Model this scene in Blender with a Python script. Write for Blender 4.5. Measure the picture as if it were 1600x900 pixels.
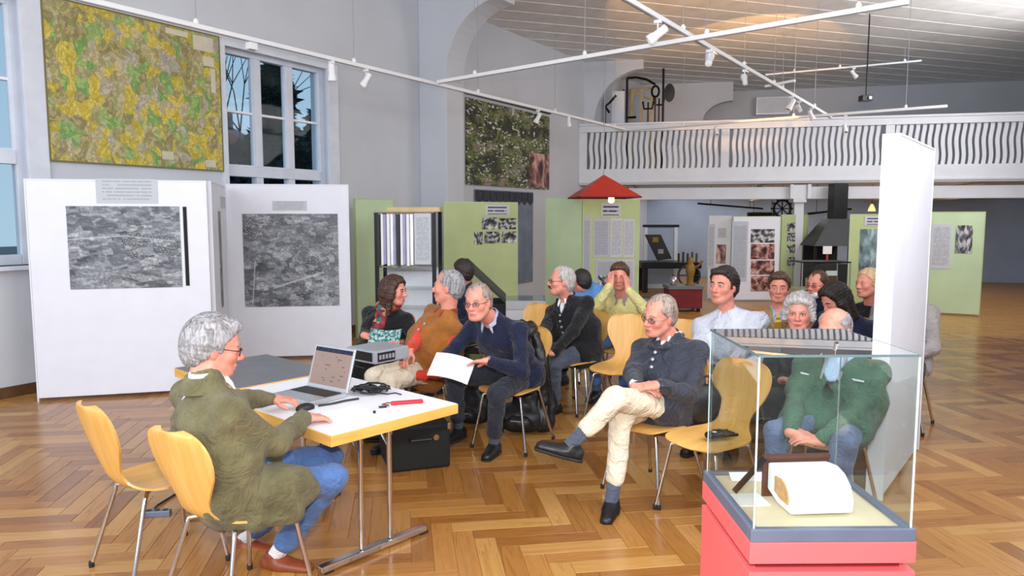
import bpy, bmesh, math, random
import numpy as np
from mathutils import Vector, Matrix

random.seed(7)
scene = bpy.context.scene
for o in list(bpy.data.objects):
    bpy.data.objects.remove(o)
col = scene.collection

# ------------------------------------------------------------------ camera
FPX, CAM_H, HORIZON = 1150.0, 1.72, 338.0          # focal length in px of a 1600x900 frame, eye height, horizon row
PITCH = math.atan((450 - HORIZON) / FPX)
YAW = math.radians(31.3)                            # the left wall runs along world +Y
cam_data = bpy.data.cameras.new('camera')
cam_data.sensor_width = 36.0
cam_data.lens = 36.0 * FPX / 1600.0
cam_data.clip_end = 200
cam = bpy.data.objects.new('camera', cam_data)
col.objects.link(cam)
cam.location = (0, 0, CAM_H)
cam.rotation_euler = (math.pi / 2 - PITCH, 0, YAW)
scene.camera = cam

# ------------------------------------------------------------------ world (dusk sky), lights, exposure
vs = scene.view_settings
vs.view_transform = 'Standard'
vs.look = 'None'
vs.exposure = -0.30
vs.gamma = 1.0
vs.use_curve_mapping = False
world = bpy.data.worlds.new('dusk_sky')
scene.world = world
world.use_nodes = True
wn = world.node_tree
wn.nodes.clear()
w_out = wn.nodes.new('ShaderNodeOutputWorld')
w_bg = wn.nodes.new('ShaderNodeBackground')
w_tc = wn.nodes.new('ShaderNodeTexCoord')
w_sep = wn.nodes.new('ShaderNodeSeparateXYZ')
w_ramp = wn.nodes.new('ShaderNodeValToRGB')
wn.links.new(w_tc.outputs['Generated'], w_sep.inputs[0])
wn.links.new(w_sep.outputs['Z'], w_ramp.inputs[0])
w_ramp.color_ramp.elements[0].position = 0.0
w_ramp.color_ramp.elements[0].color = (0.55, 0.74, 0.88, 1)
w_ramp.color_ramp.elements[1].position = 0.6
w_ramp.color_ramp.elements[1].color = (0.22, 0.42, 0.70, 1)
wn.links.new(w_ramp.outputs[0], w_bg.inputs[0])
w_bg.inputs[1].default_value = 1.1
wn.links.new(w_bg.outputs[0], w_out.inputs[0])


def area_light(name, loc, target, sx, sy, power, color=(1, 1, 1)):
    d = bpy.data.lights.new(name, 'AREA')
    d.shape = 'RECTANGLE'
    d.size, d.size_y, d.energy, d.color = sx, sy, power, color
    o = bpy.data.objects.new(name, d)
    col.objects.link(o)
    o.location = loc
    v = Vector(target) - Vector(loc)
    o.rotation_euler = v.to_track_quat('-Z', 'Y').to_euler()
    return o


# the photographer's flash, just above the lens
area_light('camera_flash', (0.0, 0.0, CAM_H + 0.30), (-2.2, 4.0, 1.5), 0.16, 0.10, 150, (1.0, 0.97, 0.95))
# unseen fill lights added behind the photographer and along the hall's right side
area_light('rear_fill_light', (-3.2, -2.6, 3.1), (-3.6, 9.0, 1.5), 7.0, 3.6, 400, (0.93, 0.96, 1.0))
area_light('side_fill_light', (1.45, 5.5, 3.4), (-4.0, 7.5, 1.4), 7.0, 2.4, 300, (0.95, 0.97, 1.0))
area_light('gallery_fill_light', (1.45, 14.5, 3.9), (-4.0, 15.5, 2.4), 4.5, 2.0, 260, (0.97, 0.97, 1.0))  # unseen fill added for the gallery front


# ------------------------------------------------------------------ picture point -> place
def c2w(v):
    c, s = math.cos(YAW), math.sin(YAW)
    return Vector((v[0] * c - v[1] * s, v[0] * s + v[1] * c, v[2]))


def ray(x, y):
    r, u = (x - 800) / FPX, -(y - 450) / FPX
    cp, sp = math.cos(PITCH), math.sin(PITCH)
    return Vector((r, cp + sp * u, -sp + cp * u))


def D(x, y, depth):
    """camera-heading frame point (right, ahead, height) at a distance ahead"""
    d = ray(x, y)
    t = depth / d.y
    return Vector((d.x * t, depth, CAM_H + d.z * t))


def F(x, y, z=0.0):
    d = ray(x, y)
    t = (z - CAM_H) / d.z
    return Vector((d.x * t, d.y * t, z))


class Plane:
    """a vertical plane in the place: origin, direction along it; front faces -y of its frame"""
    def __init__(self, p0, p1):
        a, b = c2w((p0[0], p0[1], 0)), c2w((p1[0], p1[1], 0))
        self.o = a
        self.d = (b - a).normalized()
        self.len = (b - a).length
        self.n = Vector((self.d.y, -self.d.x, 0))          # toward the front
        self.rot = math.atan2(self.d.y, self.d.x)

    def loc(self, x, y):
        r = c2w(ray(x, y))
        c = Vector((0, 0, CAM_H))
        t = (self.o - c).dot(self.n) / r.dot(self.n)
        p = c + r * t
        return (p - self.o).dot(self.d), p.z

    def at(self, u, z=0.0, off=0.0):
        p = self.o + self.d * u + self.n * off
        return Vector((p.x, p.y, z))


# ------------------------------------------------------------------ materials
MATS = {}


def srgb(r, g, b):
    f = lambda c: (c / 255 / 12.92) if c / 255 <= 0.04045 else ((c / 255 + 0.055) / 1.055) ** 2.4
    return (f(r), f(g), f(b), 1)


def new_mat(name):
    m = bpy.data.materials.new(name)
    m.use_nodes = True
    nt = m.node_tree
    bs = nt.nodes['Principled BSDF']
    MATS[name] = m
    return m, nt, bs


def N(nt, typ, **kw):
    n = nt.nodes.new(typ)
    for k, v in kw.items():
        setattr(n, k, v)
    return n


def mat(name, rgb, rough=0.5, metal=0.0, var=0.06, scale=6.0, bump=0.0, bscale=60.0, spec=0.5, sheen=0.0, emit=0.0, fold=0.0):
    """plain surface with slight procedural variation of colour and relief"""
    if name in MATS:
        return MATS[name]
    m, nt, bs = new_mat(name)
    c = srgb(*rgb)
    tc = N(nt, 'ShaderNodeTexCoord')
    nz = N(nt, 'ShaderNodeTexNoise')
    nz.inputs['Scale'].default_value = scale
    nz.inputs['Detail'].default_value = 4
    nt.links.new(tc.outputs['Object'], nz.inputs['Vector'])
    rp = N(nt, 'ShaderNodeValToRGB')
    rp.color_ramp.elements[0].position = 0.3
    rp.color_ramp.elements[1].position = 0.7
    lo = [max(0, x * (1 - var * 1.6)) for x in c[:3]]
    hi = [min(1, x * (1 + var * 1.6)) for x in c[:3]]
    rp.color_ramp.elements[0].color = (*lo, 1)
    rp.color_ramp.elements[1].color = (*hi, 1)
    nt.links.new(nz.outputs['Fac'], rp.inputs[0])
    nt.links.new(rp.outputs[0], bs.inputs['Base Color'])
    bs.inputs['Roughness'].default_value = rough
    bs.inputs['Metallic'].default_value = metal
    bs.inputs['Specular IOR Level'].default_value = spec
    if sheen:
        bs.inputs['Sheen Weight'].default_value = sheen
    if emit:
        bs.inputs['Emission Color'].default_value = c
        bs.inputs['Emission Strength'].default_value = emit
    if bump:
        n2 = N(nt, 'ShaderNodeTexNoise')
        n2.inputs['Scale'].default_value = bscale
        n2.inputs['Detail'].default_value = 3
        nt.links.new(tc.outputs['Object'], n2.inputs['Vector'])
        bp = N(nt, 'ShaderNodeBump')
        bp.inputs['Strength'].default_value = bump
        bp.inputs['Distance'].default_value = 0.01
        nt.links.new(n2.outputs['Fac'], bp.inputs['Height'])
        nt.links.new(bp.outputs[0], bs.inputs['Normal'])
        if fold:                                          # creases of worn cloth
            n3 = N(nt, 'ShaderNodeTexNoise')
            n3.inputs['Scale'].default_value = 8.0
            n3.inputs['Detail'].default_value = 3
            n3.inputs['Distortion'].default_value = 1.6
            nt.links.new(tc.outputs['Object'], n3.inputs['Vector'])
            rg = mathn(nt, 'ABSOLUTE', mathn(nt, 'SUBTRACT', n3.outputs['Fac'], 0.5))
            b2 = N(nt, 'ShaderNodeBump')
            b2.inputs['Strength'].default_value = fold
            b2.inputs['Distance'].default_value = 0.09
            nt.links.new(rg, b2.inputs['Height'])
            nt.links.new(b2.outputs[0], bp.inputs['Normal'])
    return m


def ramp(nt, stops, interp='LINEAR'):
    r = N(nt, 'ShaderNodeValToRGB')
    cr = r.color_ramp
    cr.interpolation = interp
    while len(cr.elements) < len(stops):
        cr.elements.new(0.5)
    for e, (p, c) in zip(cr.elements, stops):
        e.position = p
        e.color = srgb(*c)
    return r


def mapped(nt, sx, sy, sz, coord='Generated', off=(0, 0, 0)):
    tc = N(nt, 'ShaderNodeTexCoord')
    mp = N(nt, 'ShaderNodeMapping')
    mp.inputs['Scale'].default_value = (sx, sy, sz)
    mp.inputs['Location'].default_value = off
    nt.links.new(tc.outputs[coord], mp.inputs['Vector'])
    return mp


def mix(nt, fac, a, b, blend='MIX'):
    n = N(nt, 'ShaderNodeMix', data_type='RGBA', blend_type=blend)
    for sock, v in ((n.inputs[0], fac), (n.inputs[6], a), (n.inputs[7], b)):
        if hasattr(v, 'is_output'):
            nt.links.new(v, sock)
        elif isinstance(v, (int, float)):
            sock.default_value = v
        else:
            sock.default_value = v
    return n.outputs[2]


def mathn(nt, op, a, b=None):
    n = N(nt, 'ShaderNodeMath', operation=op)
    for i, v in enumerate((a, b)):
        if v is None:
            continue
        if hasattr(v, 'is_output'):
            nt.links.new(v, n.inputs[i])
        else:
            n.inputs[i].default_value = v
    return n.outputs[0]


def glass_mat(name, tint=(235, 245, 240), refl=1.0, rough=0.0):
    m = bpy.data.materials.new(name)
    m.use_nodes = True
    nt = m.node_tree
    nt.nodes.clear()
    out = N(nt, 'ShaderNodeOutputMaterial')
    tr = N(nt, 'ShaderNodeBsdfTransparent')
    tr.inputs[0].default_value = srgb(*tint)
    gl = N(nt, 'ShaderNodeBsdfGlossy')
    gl.inputs['Roughness'].default_value = rough
    lw_ = N(nt, 'ShaderNodeLayerWeight')
    lw_.inputs[0].default_value = 0.5
    sch = mathn(nt, 'ADD', mathn(nt, 'MULTIPLY', mathn(nt, 'POWER', lw_.outputs['Facing'], 4.0), 0.9), 0.035)
    k = mathn(nt, 'MINIMUM', mathn(nt, 'MULTIPLY', sch, refl), 1.0)
    mx = N(nt, 'ShaderNodeMixShader')
    nt.links.new(k, mx.inputs[0])
    nt.links.new(tr.outputs[0], mx.inputs[1])
    nt.links.new(gl.outputs[0], mx.inputs[2])
    nt.links.new(mx.outputs[0], out.inputs[0])
    MATS[name] = m
    return m


# wood, prints, paper -------------------------------------------------
def wood_mat(name, stops, gx, gy, gz, coord='Object', rough=0.35, bump=0.05):
    m, nt, bs = new_mat(name)
    mp = mapped(nt, gx, gy, gz, coord)
    nz = N(nt, 'ShaderNodeTexNoise')
    nz.inputs['Scale'].default_value = 1.0
    nz.inputs['Detail'].default_value = 5
    nz.inputs['Distortion'].default_value = 0.6
    nt.links.new(mp.outputs[0], nz.inputs['Vector'])
    r = ramp(nt, stops)
    nt.links.new(nz.outputs['Fac'], r.inputs[0])
    nt.links.new(r.outputs[0], bs.inputs['Base Color'])
    bs.inputs['Roughness'].default_value = rough
    bp = N(nt, 'ShaderNodeBump')
    bp.inputs['Strength'].default_value = bump
    bp.inputs['Distance'].default_value = 0.004
    nt.links.new(nz.outputs['Fac'], bp.inputs['Height'])
    nt.links.new(bp.outputs[0], bs.inputs['Normal'])
    return m


wood_mat('beech_ply', [(0.25, (214, 160, 82)), (0.55, (228, 176, 98)), (0.8, (236, 190, 116))], 3, 34, 3, rough=0.32)
wood_mat('beech_edge', [(0.25, (214, 158, 76)), (0.5, (232, 178, 92)), (0.8, (240, 194, 112))], 3, 3, 40)
wood_mat('frame_wood', [(0.3, (196, 168, 110)), (0.7, (222, 198, 142))], 4, 4, 4)


def parquet_mat():
    m, nt, bs = new_mat('oak_parquet')
    oi = N(nt, 'ShaderNodeObjectInfo')
    ge = N(nt, 'ShaderNodeNewGeometry')
    s = mathn(nt, 'ADD', oi.outputs['Random'], ge.outputs['Random Per Island'])
    s = mathn(nt, 'FRACT', s)
    r = ramp(nt, [(0.0, (150, 98, 44)), (0.25, (170, 116, 54)), (0.5, (182, 128, 64)), (0.75, (192, 140, 74)),
                  (0.92, (206, 160, 92)), (1.0, (160, 106, 48))])
    nt.links.new(s, r.inputs[0])
    uv = N(nt, 'ShaderNodeTexCoord')
    mp = N(nt, 'ShaderNodeMapping')
    mp.inputs['Scale'].default_value = (2.5, 34, 1)
    nt.links.new(uv.outputs['UV'], mp.inputs['Vector'])
    sh = N(nt, 'ShaderNodeVectorMath', operation='ADD')
    nt.links.new(mp.outputs[0], sh.inputs[0])
    cb = N(nt, 'ShaderNodeCombineXYZ')
    nt.links.new(mathn(nt, 'MULTIPLY', s, 37.0), cb.inputs[0])
    nt.links.new(mathn(nt, 'MULTIPLY', s, 19.0), cb.inputs[1])
    nt.links.new(cb.outputs[0], sh.inputs[1])
    nz = N(nt, 'ShaderNodeTexNoise')
    nz.inputs['Scale'].default_value = 1.0
    nz.inputs['Detail'].default_value = 6
    nz.inputs['Distortion'].default_value = 1.2
    nt.links.new(sh.outputs[0], nz.inputs['Vector'])
    g = ramp(nt, [(0.25, (186, 160, 136)), (0.5, (255, 255, 255)), (0.8, (224, 204, 180))])
    nt.links.new(nz.outputs['Fac'], g.inputs[0])
    cc = mix(nt, 0.7, r.outputs[0], g.outputs[0], 'MULTIPLY')
    nt.links.new(mix(nt, 1.0, cc, (.9, .88, .86, 1), 'MULTIPLY'), bs.inputs['Base Color'])
    bs.inputs['Roughness'].default_value = 0.28
    rr = ramp(nt, [(0.2, (104, 104, 104)), (0.8, (150, 150, 150))])
    nt.links.new(nz.outputs['Fac'], rr.inputs[0])
    nt.links.new(rr.outputs[0], bs.inputs['Roughness'])
    return m


parquet_mat()


def floor_far_mat():
    m, nt, bs = new_mat('oak_floor_base')
    mp = mapped(nt, 1, 1, 1, 'Object')
    br = N(nt, 'ShaderNodeTexBrick')
    br.inputs['Scale'].default_value = 4
    br.inputs['Color1'].default_value = srgb(166, 116, 54)
    br.inputs['Color2'].default_value = srgb(196, 146, 78)
    br.inputs['Mortar'].default_value = srgb(96, 62, 26)
    br.inputs['Mortar Size'].default_value = 0.006
    nt.links.new(mp.outputs[0], br.inputs['Vector'])
    nt.links.new(br.outputs[0], bs.inputs['Base Color'])
    bs.inputs['Roughness'].default_value = 0.35
    return m


floor_far_mat()


def aerial_bw(name, seed, fields, town_cut, roads=()):
    """black-and-white aerial photograph: field parcels, tracks, houses"""
    m, nt, bs = new_mat(name)
    mp = mapped(nt, 1, 1, 1, off=(seed, 0.2, seed * 1.7))
    ds = N(nt, 'ShaderNodeTexNoise')
    ds.inputs['Scale'].default_value = 3
    nt.links.new(mp.outputs[0], ds.inputs['Vector'])
    dv = N(nt, 'ShaderNodeVectorMath', operation='SCALE')
    nt.links.new(ds.outputs['Color'], dv.inputs[0])
    dv.inputs['Scale'].default_value = 0.07
    ad = N(nt, 'ShaderNodeVectorMath', operation='ADD')
    nt.links.new(mp.outputs[0], ad.inputs[0])
    nt.links.new(dv.outputs[0], ad.inputs[1])
    st = N(nt, 'ShaderNodeMapping')
    st.inputs['Scale'].default_value = (0.8, 0.01, 1.5)
    st.inputs['Rotation'].default_value = (0, 0.2, 0)
    nt.links.new(ad.outputs[0], st.inputs['Vector'])

    def cells(scale, stops):
        vo = N(nt, 'ShaderNodeTexVoronoi', distance='CHEBYCHEV')
        vo.inputs['Scale'].default_value = scale
        nt.links.new(st.outputs[0], vo.inputs['Vector'])
        sep = N(nt, 'ShaderNodeSeparateColor')
        nt.links.new(vo.outputs['Color'], sep.inputs[0])
        r_ = ramp(nt, stops)
        nt.links.new(sep.outputs[0], r_.inputs[0])
        return r_.outputs[0]
    c1 = cells(fields, [(0, (78, 82, 90)), (0.5, (124, 129, 138)), (1, (182, 186, 194))])
    c2 = cells(fields * 2.3, [(0, (56, 60, 68)), (0.6, (122, 126, 134)), (1, (204, 207, 212))])
    c = mix(nt, 0.5, c1, c2)
    n2 = N(nt, 'ShaderNodeTexNoise')
    n2.inputs['Scale'].default_value = 34
    n2.inputs['Detail'].default_value = 6
    nt.links.new(ad.outputs[0], n2.inputs['Vector'])
    g2 = ramp(nt, [(0.34, (40, 42, 48)), (0.5, (128, 128, 128)), (0.68, (214, 216, 222))])
    nt.links.new(n2.outputs['Fac'], g2.inputs[0])
    c = mix(nt, 0.38, c, g2.outputs[0], 'OVERLAY')
    n3 = N(nt, 'ShaderNodeTexNoise')
    n3.inputs['Scale'].default_value = 2.6
    n3.inputs['Detail'].default_value = 1
    nt.links.new(mp.outputs[0], n3.inputs['Vector'])
    tg = N(nt, 'ShaderNodeTexCoord')
    sg = N(nt, 'ShaderNodeSeparateXYZ')
    nt.links.new(tg.outputs['Generated'], sg.inputs[0])
    for (x0, z0, x1, z1, wd) in roads:
        L_ = math.hypot(x1 - x0, z1 - z0)
        ux, uz = (x1 - x0) / L_, (z1 - z0) / L_
        al = mathn(nt, 'ADD', mathn(nt, 'MULTIPLY', mathn(nt, 'SUBTRACT', sg.outputs['X'], x0), ux), mathn(nt, 'MULTIPLY', mathn(nt, 'SUBTRACT', sg.outputs['Z'], z0), uz))
        ac = mathn(nt, 'ADD', mathn(nt, 'MULTIPLY', mathn(nt, 'SUBTRACT', sg.outputs['X'], x0), -uz), mathn(nt, 'MULTIPLY', mathn(nt, 'SUBTRACT', sg.outputs['Z'], z0), ux))
        k_ = mathn(nt, 'MULTIPLY', mathn(nt, 'LESS_THAN', mathn(nt, 'ABSOLUTE', ac), wd), mathn(nt, 'MULTIPLY', mathn(nt, 'GREATER_THAN', al, 0.0), mathn(nt, 'LESS_THAN', al, L_)))
        c = mix(nt, mathn(nt, 'MULTIPLY', k_, 0.5), c, srgb(206, 209, 214))
    town = mathn(nt, 'GREATER_THAN', n3.outputs['Fac'], town_cut)
    n4 = N(nt, 'ShaderNodeTexNoise')
    n4.inputs['Scale'].default_value = 95
    n4.inputs['Detail'].default_value = 1
    nt.links.new(mp.outputs[0], n4.inputs['Vector'])
    dots = mathn(nt, 'GREATER_THAN', n4.outputs['Fac'], 0.645)
    c = mix(nt, mathn(nt, 'MULTIPLY', town, dots), c, srgb(226, 228, 232))
    nt.links.new(c, bs.inputs['Base Color'])
    bs.inputs['Roughness'].default_value = 0.45
    return m


aerial_bw('aerial_print_fields', 1.3, 8, 0.56, ((0, .60, .5, .64, .006), (.5, .64, .95, .57, .006)))
aerial_bw('aerial_print_town', 4.1, 8, 0.51, ((.30, .2, .36, .22, .008), (.36, .22, .84, .37, .010), (.08, .02, .12, .5, .006)))


def collage_mat():
    m, nt, bs = new_mat('parcel_map_print')
    mp = mapped(nt, 1, 1, 1)
    ds = N(nt, 'ShaderNodeTexNoise')
    ds.inputs['Scale'].default_value = 9
    nt.links.new(mp.outputs[0], ds.inputs['Vector'])
    dv = N(nt, 'ShaderNodeVectorMath', operation='SCALE')
    nt.links.new(ds.outputs['Color'], dv.inputs[0])
    dv.inputs['Scale'].default_value = 0.09
    ad = N(nt, 'ShaderNodeVectorMath', operation='ADD')
    nt.links.new(mp.outputs[0], ad.inputs[0])
    nt.links.new(dv.outputs[0], ad.inputs[1])
    st = N(nt, 'ShaderNodeMapping')
    st.inputs['Scale'].default_value = (1.7, 0.01, 1.0)
    nt.links.new(ad.outputs[0], st.inputs['Vector'])
    vo = N(nt, 'ShaderNodeTexVoronoi')
    vo.inputs['Scale'].default_value = 12
    nt.links.new(st.outputs[0], vo.inputs['Vector'])
    sep = N(nt, 'ShaderNodeSeparateColor')
    nt.links.new(vo.outputs['Color'], sep.inputs[0])
    r = ramp(nt, [(0, (148, 138, 92)), (0.18, (206, 182, 42)), (0.34, (112, 172, 92)), (0.46, (190, 176, 140)),
                  (0.6, (222, 196, 60)), (0.72, (166, 158, 112)), (0.84, (150, 184, 110)), (0.92, (182, 176, 168))], 'CONSTANT')
    nt.links.new(sep.outputs[0], r.inputs[0])
    v2 = N(nt, 'ShaderNodeTexVoronoi')
    v2.inputs['Scale'].default_value = 42
    nt.links.new(st.outputs[0], v2.inputs['Vector'])
    s2 = N(nt, 'ShaderNodeSeparateColor')
    nt.links.new(v2.outputs['Color'], s2.inputs[0])
    r2 = ramp(nt, [(0, (120, 108, 62)), (0.2, (214, 200, 120)), (0.45, (160, 148, 96)), (0.7, (196, 186, 160)), (0.85, (128, 150, 70))], 'CONSTANT')
    nt.links.new(s2.outputs[0], r2.inputs[0])
    c = mix(nt, 0.36, r.outputs[0], r2.outputs[0])
    ve = N(nt, 'ShaderNodeTexVoronoi', feature='DISTANCE_TO_EDGE')
    ve.inputs['Scale'].default_value = 42
    nt.links.new(st.outputs[0], ve.inputs['Vector'])
    el = mathn(nt, 'LESS_THAN', ve.outputs['Distance'], 0.05)
    c = mix(nt, mathn(nt, 'MULTIPLY', el, 0.35), c, srgb(92, 84, 48))
    nt.links.new(c, bs.inputs['Base Color'])
    bs.inputs['Roughness'].default_value = 0.6
    return m


collage_mat()


def village_mat():
    m, nt, bs = new_mat('village_aerial_print')
    mp = mapped(nt, 2.0, 0.01, 1.5)
    n1 = N(nt, 'ShaderNodeTexNoise')
    n1.inputs['Scale'].default_value = 4
    n1.inputs['Detail'].default_value = 8
    n1.inputs['Distortion'].default_value = 0.8
    nt.links.new(mp.outputs[0], n1.inputs['Vector'])
    r = ramp(nt, [(0.3, (22, 26, 20)), (0.45, (54, 62, 40)), (0.55, (108, 126, 62)), (0.62, (128, 118, 98)), (0.72, (150, 150, 140))])
    nt.links.new(n1.outputs['Fac'], r.inputs[0])
    def specks(scale, cut, off):
        mq = mapped(nt, 2.0, 0.01, 2.4, off=(off, 0, off))
        q = N(nt, 'ShaderNodeTexNoise')
        q.inputs['Scale'].default_value = scale
        q.inputs['Detail'].default_value = 2
        nt.links.new(mq.outputs[0], q.inputs['Vector'])
        return mathn(nt, 'GREATER_THAN', q.outputs['Fac'], cut)
    c = mix(nt, specks(16, 0.60, 4.0), r.outputs[0], srgb(26, 30, 24))
    c = mix(nt, specks(24, 0.63, 7.0), c, srgb(122, 78, 58))
    c = mix(nt, mathn(nt, 'MULTIPLY', specks(15, 0.575, 2.0), specks(4, 0.49, 1.0)), c, srgb(214, 212, 208))
    nt.links.new(c, bs.inputs['Base Color'])
    bs.inputs['Roughness'].default_value = 0.5
    return m


village_mat()


def photo_mat(name, stops, scale=6, seed=0.0):
    m, nt, bs = new_mat(name)
    mp = mapped(nt, 1.4, 0.01, 1.0, off=(seed, 0, seed))
    n1 = N(nt, 'ShaderNodeTexNoise')
    n1.inputs['Scale'].default_value = scale
    n1.inputs['Detail'].default_value = 4
    n1.inputs['Distortion'].default_value = 0.5
    nt.links.new(mp.outputs[0], n1.inputs['Vector'])
    r = ramp(nt, stops)
    nt.links.new(n1.outputs['Fac'], r.inputs[0])
    nt.links.new(r.outputs[0], bs.inputs['Base Color'])
    bs.inputs['Roughness'].default_value = 0.4
    return m


BW = [(0.36, (24, 24, 28)), (0.47, (92, 92, 96)), (0.56, (190, 190, 194)), (0.7, (236, 236, 240))]
for i in range(4):
    photo_mat('bw_photo_%d' % i, BW, 2.4 + .4 * i, i * 3.1)
SEP = [(0.34, (44, 26, 26)), (0.46, (126, 78, 74)), (0.56, (196, 148, 138)), (0.7, (226, 206, 200))]
for i in range(4):
    photo_mat('sepia_photo_%d' % i, SEP, 2.2 + .3 * i, i * 2.3 + 9)


def text_mat(name, paper, ink, rows, words=14, seed=0.0, density=0.55, rough=0.6):
    """a printed sheet: lines of small print"""
    m, nt, bs = new_mat(name)
    tc = N(nt, 'ShaderNodeTexCoord')
    sp = N(nt, 'ShaderNodeSeparateXYZ')
    nt.links.new(tc.outputs['Generated'], sp.inputs[0])
    x, z = sp.outputs['X'], sp.outputs['Z']
    rz = mathn(nt, 'MULTIPLY', z, rows)
    row = mathn(nt, 'FLOOR', rz)
    line = mathn(nt, 'LESS_THAN', mathn(nt, 'FRACT', rz), 0.45)
    cb = N(nt, 'ShaderNodeCombineXYZ')
    nt.links.new(mathn(nt, 'MULTIPLY', x, words), cb.inputs[0])
    nt.links.new(mathn(nt, 'ADD', mathn(nt, 'MULTIPLY', row, 7.3), seed), cb.inputs[1])
    nz = N(nt, 'ShaderNodeTexNoise')
    nz.inputs['Scale'].default_value = 1.0
    nz.inputs['Detail'].default_value = 2
    nt.links.new(cb.outputs[0], nz.inputs['Vector'])
    w = mathn(nt, 'LESS_THAN', nz.outputs['Fac'], density)
    inx = mathn(nt, 'MULTIPLY', mathn(nt, 'GREATER_THAN', x, 0.1), mathn(nt, 'LESS_THAN', x, 0.9))
    inz = mathn(nt, 'MULTIPLY', mathn(nt, 'GREATER_THAN', z, 0.07), mathn(nt, 'LESS_THAN', z, 0.93))
    k = mathn(nt, 'MULTIPLY', mathn(nt, 'MULTIPLY', line, w), mathn(nt, 'MULTIPLY', inx, inz))
    c = mix(nt, k, srgb(*paper), srgb(*ink))
    nt.links.new(c, bs.inputs['Base Color'])
    bs.inputs['Roughness'].default_value = rough
    return m


text_mat('printed_sheet', (204, 208, 216), (152, 156, 166), 34, 22)
text_mat('printed_sheet_dense', (188, 194, 206), (142, 147, 160), 46, 18, 3.0, 0.6)
text_mat('caption_sheet', (190, 196, 202), (164, 170, 178), 7, 16, 5.0, 0.6)
text_mat('heading_sheet', (206, 210, 214), (74, 74, 120), 3, 8, 2.0, 0.6)
text_mat('agenda_sheet', (236, 238, 244), (200, 202, 214), 22, 18, 8.0, 0.5)
m = text_mat('laptop_slide', (132, 112, 104), (84, 68, 66), 15, 7, 11.0, 0.40, 0.3)
bs_ = m.node_tree.nodes['Principled BSDF']
for l in list(m.node_tree.links):
    if l.to_socket == bs_.inputs['Base Color']:
        m.node_tree.links.new(l.from_socket, bs_.inputs['Emission Color'])
bs_.inputs['Emission Strength'].default_value = 0.35

# plain surfaces
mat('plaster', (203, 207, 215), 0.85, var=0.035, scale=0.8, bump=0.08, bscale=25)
mat('white_paint', (226, 229, 236), 0.5, var=0.03, scale=2, bump=0.04)
mat('ceiling_paint', (228, 228, 226), 0.7, var=0.05, scale=3)
mat('ceiling_batten', (240, 240, 240), 0.75)
mat('window_paint', (214, 220, 232), 0.45, var=0.03)
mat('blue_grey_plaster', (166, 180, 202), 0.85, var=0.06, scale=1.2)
mat('beige_plaster', (206, 190, 172), 0.85, var=0.06, scale=1.2)
mat('panel_white', (228, 230, 240), 0.5, var=0.012)
mat('panel_white_shade', (226, 229, 238), 0.5, var=0.02)
mat('panel_green', (198, 222, 182), 0.55, var=0.04, scale=2)
mat('panel_olive', (190, 206, 150), 0.55, var=0.05, scale=2)
mat('aluminium', (196, 200, 206), 0.35, 0.7, var=0.02)
mat('chrome', (214, 212, 212), 0.14, 1.0, var=0.02)
mat('dark_chrome', (120, 112, 108), 0.2, 1.0, var=0.03)
mat('black_plastic', (24, 24, 27), 0.45, var=0.1)
mat('black_metal', (20, 20, 22), 0.4, 0.4, var=0.1)
mat('black_matte', (14, 14, 16), 0.75, var=0.15, bump=0.1)
mat('grey_plastic', (150, 154, 162), 0.4, var=0.04)
mat('dark_grey_top', (112, 114, 120), 0.45, var=0.05)
mat('white_laminate', (238, 239, 246), 0.35, var=0.012)
mat('lamp_white', (240, 241, 245), 0.4, var=0.01)
mat('red_enamel', (196, 50, 40), 0.35, var=0.06)
mat('red_lacquer', (240, 106, 110), 0.45, var=0.02, scale=2)
mat('dark_red_cloth', (120, 28, 34), 0.7, var=0.1)
mat('steel_blue_trim', (112, 122, 146), 0.4, 0.3, var=0.05)
mat('linen_board', (218, 202, 172), 0.85, var=0.04, bump=0.2, bscale=240)
mat('paper', (246, 246, 248), 0.6, var=0.01)
mat('paper_edge', (196, 148, 100), 0.8, var=0.12, scale=40)
mat('book_leather', (84, 42, 28), 0.45, var=0.12, bump=0.2)
mat('bulb', (255, 214, 140), 0.4, emit=10.0, var=0.0)
mat('rubber', (30, 30, 32), 0.7)
mat('brass', (150, 112, 44), 0.6, 0.3)
mat('dark_wood', (92, 62, 36), 0.5, var=0.15, scale=8)
mat('glass_green', (150, 186, 176), 0.1)
glass_mat('clear_glass', (249, 252, 251), 0.8)
glass_mat('window_glass', (244, 249, 252), 0.16)
glass_mat('top_glass', (238, 246, 243), 1.8)
glass_mat('lens_glass', (225, 228, 232), 0.7)
# garments
FAB = dict(fold=0.55, rough=0.85, var=0.10, scale=9, bump=0.25, bscale=170, spec=0.2, sheen=0.15)
mat('olive_suede', (106, 101, 72), **{**FAB, 'var': 0.2, 'scale': 7})
mat('blue_denim', (80, 112, 166), **{**FAB, 'var': 0.16})
mat('dark_denim', (46, 50, 62), **FAB)
mat('grey_denim', (78, 86, 104), **FAB)
mat('grey_blue_trousers', (104, 116, 148), **FAB)
mat('navy_wool', (28, 34, 58), **FAB)
mat('black_wool', (26, 27, 31), **FAB)
mat('charcoal_cloth', (40, 44, 50), **FAB)
mat('slate_jacket', (40, 45, 60), **{**FAB, 'rough': 0.6, 'spec': 0.4})
mat('cream_cotton', (228, 216, 194), **{**FAB, 'var': 0.04})
mat('white_cotton', (232, 234, 242), **{**FAB, 'var': 0.03})
mat('pale_blue_shirt', (176, 198, 226), **{**FAB, 'var': 0.05})
mat('blue_shirt', (96, 150, 214), **FAB)
mat('lilac_shirt', (178, 184, 214), **FAB)
mat('white_grey_shirt', (206, 210, 224), **{**FAB, 'var': 0.05})
mat('brown_suede', (158, 98, 40), **{**FAB, 'var': 0.14})
mat('rust_knit', (150, 62, 34), **FAB)
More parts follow.
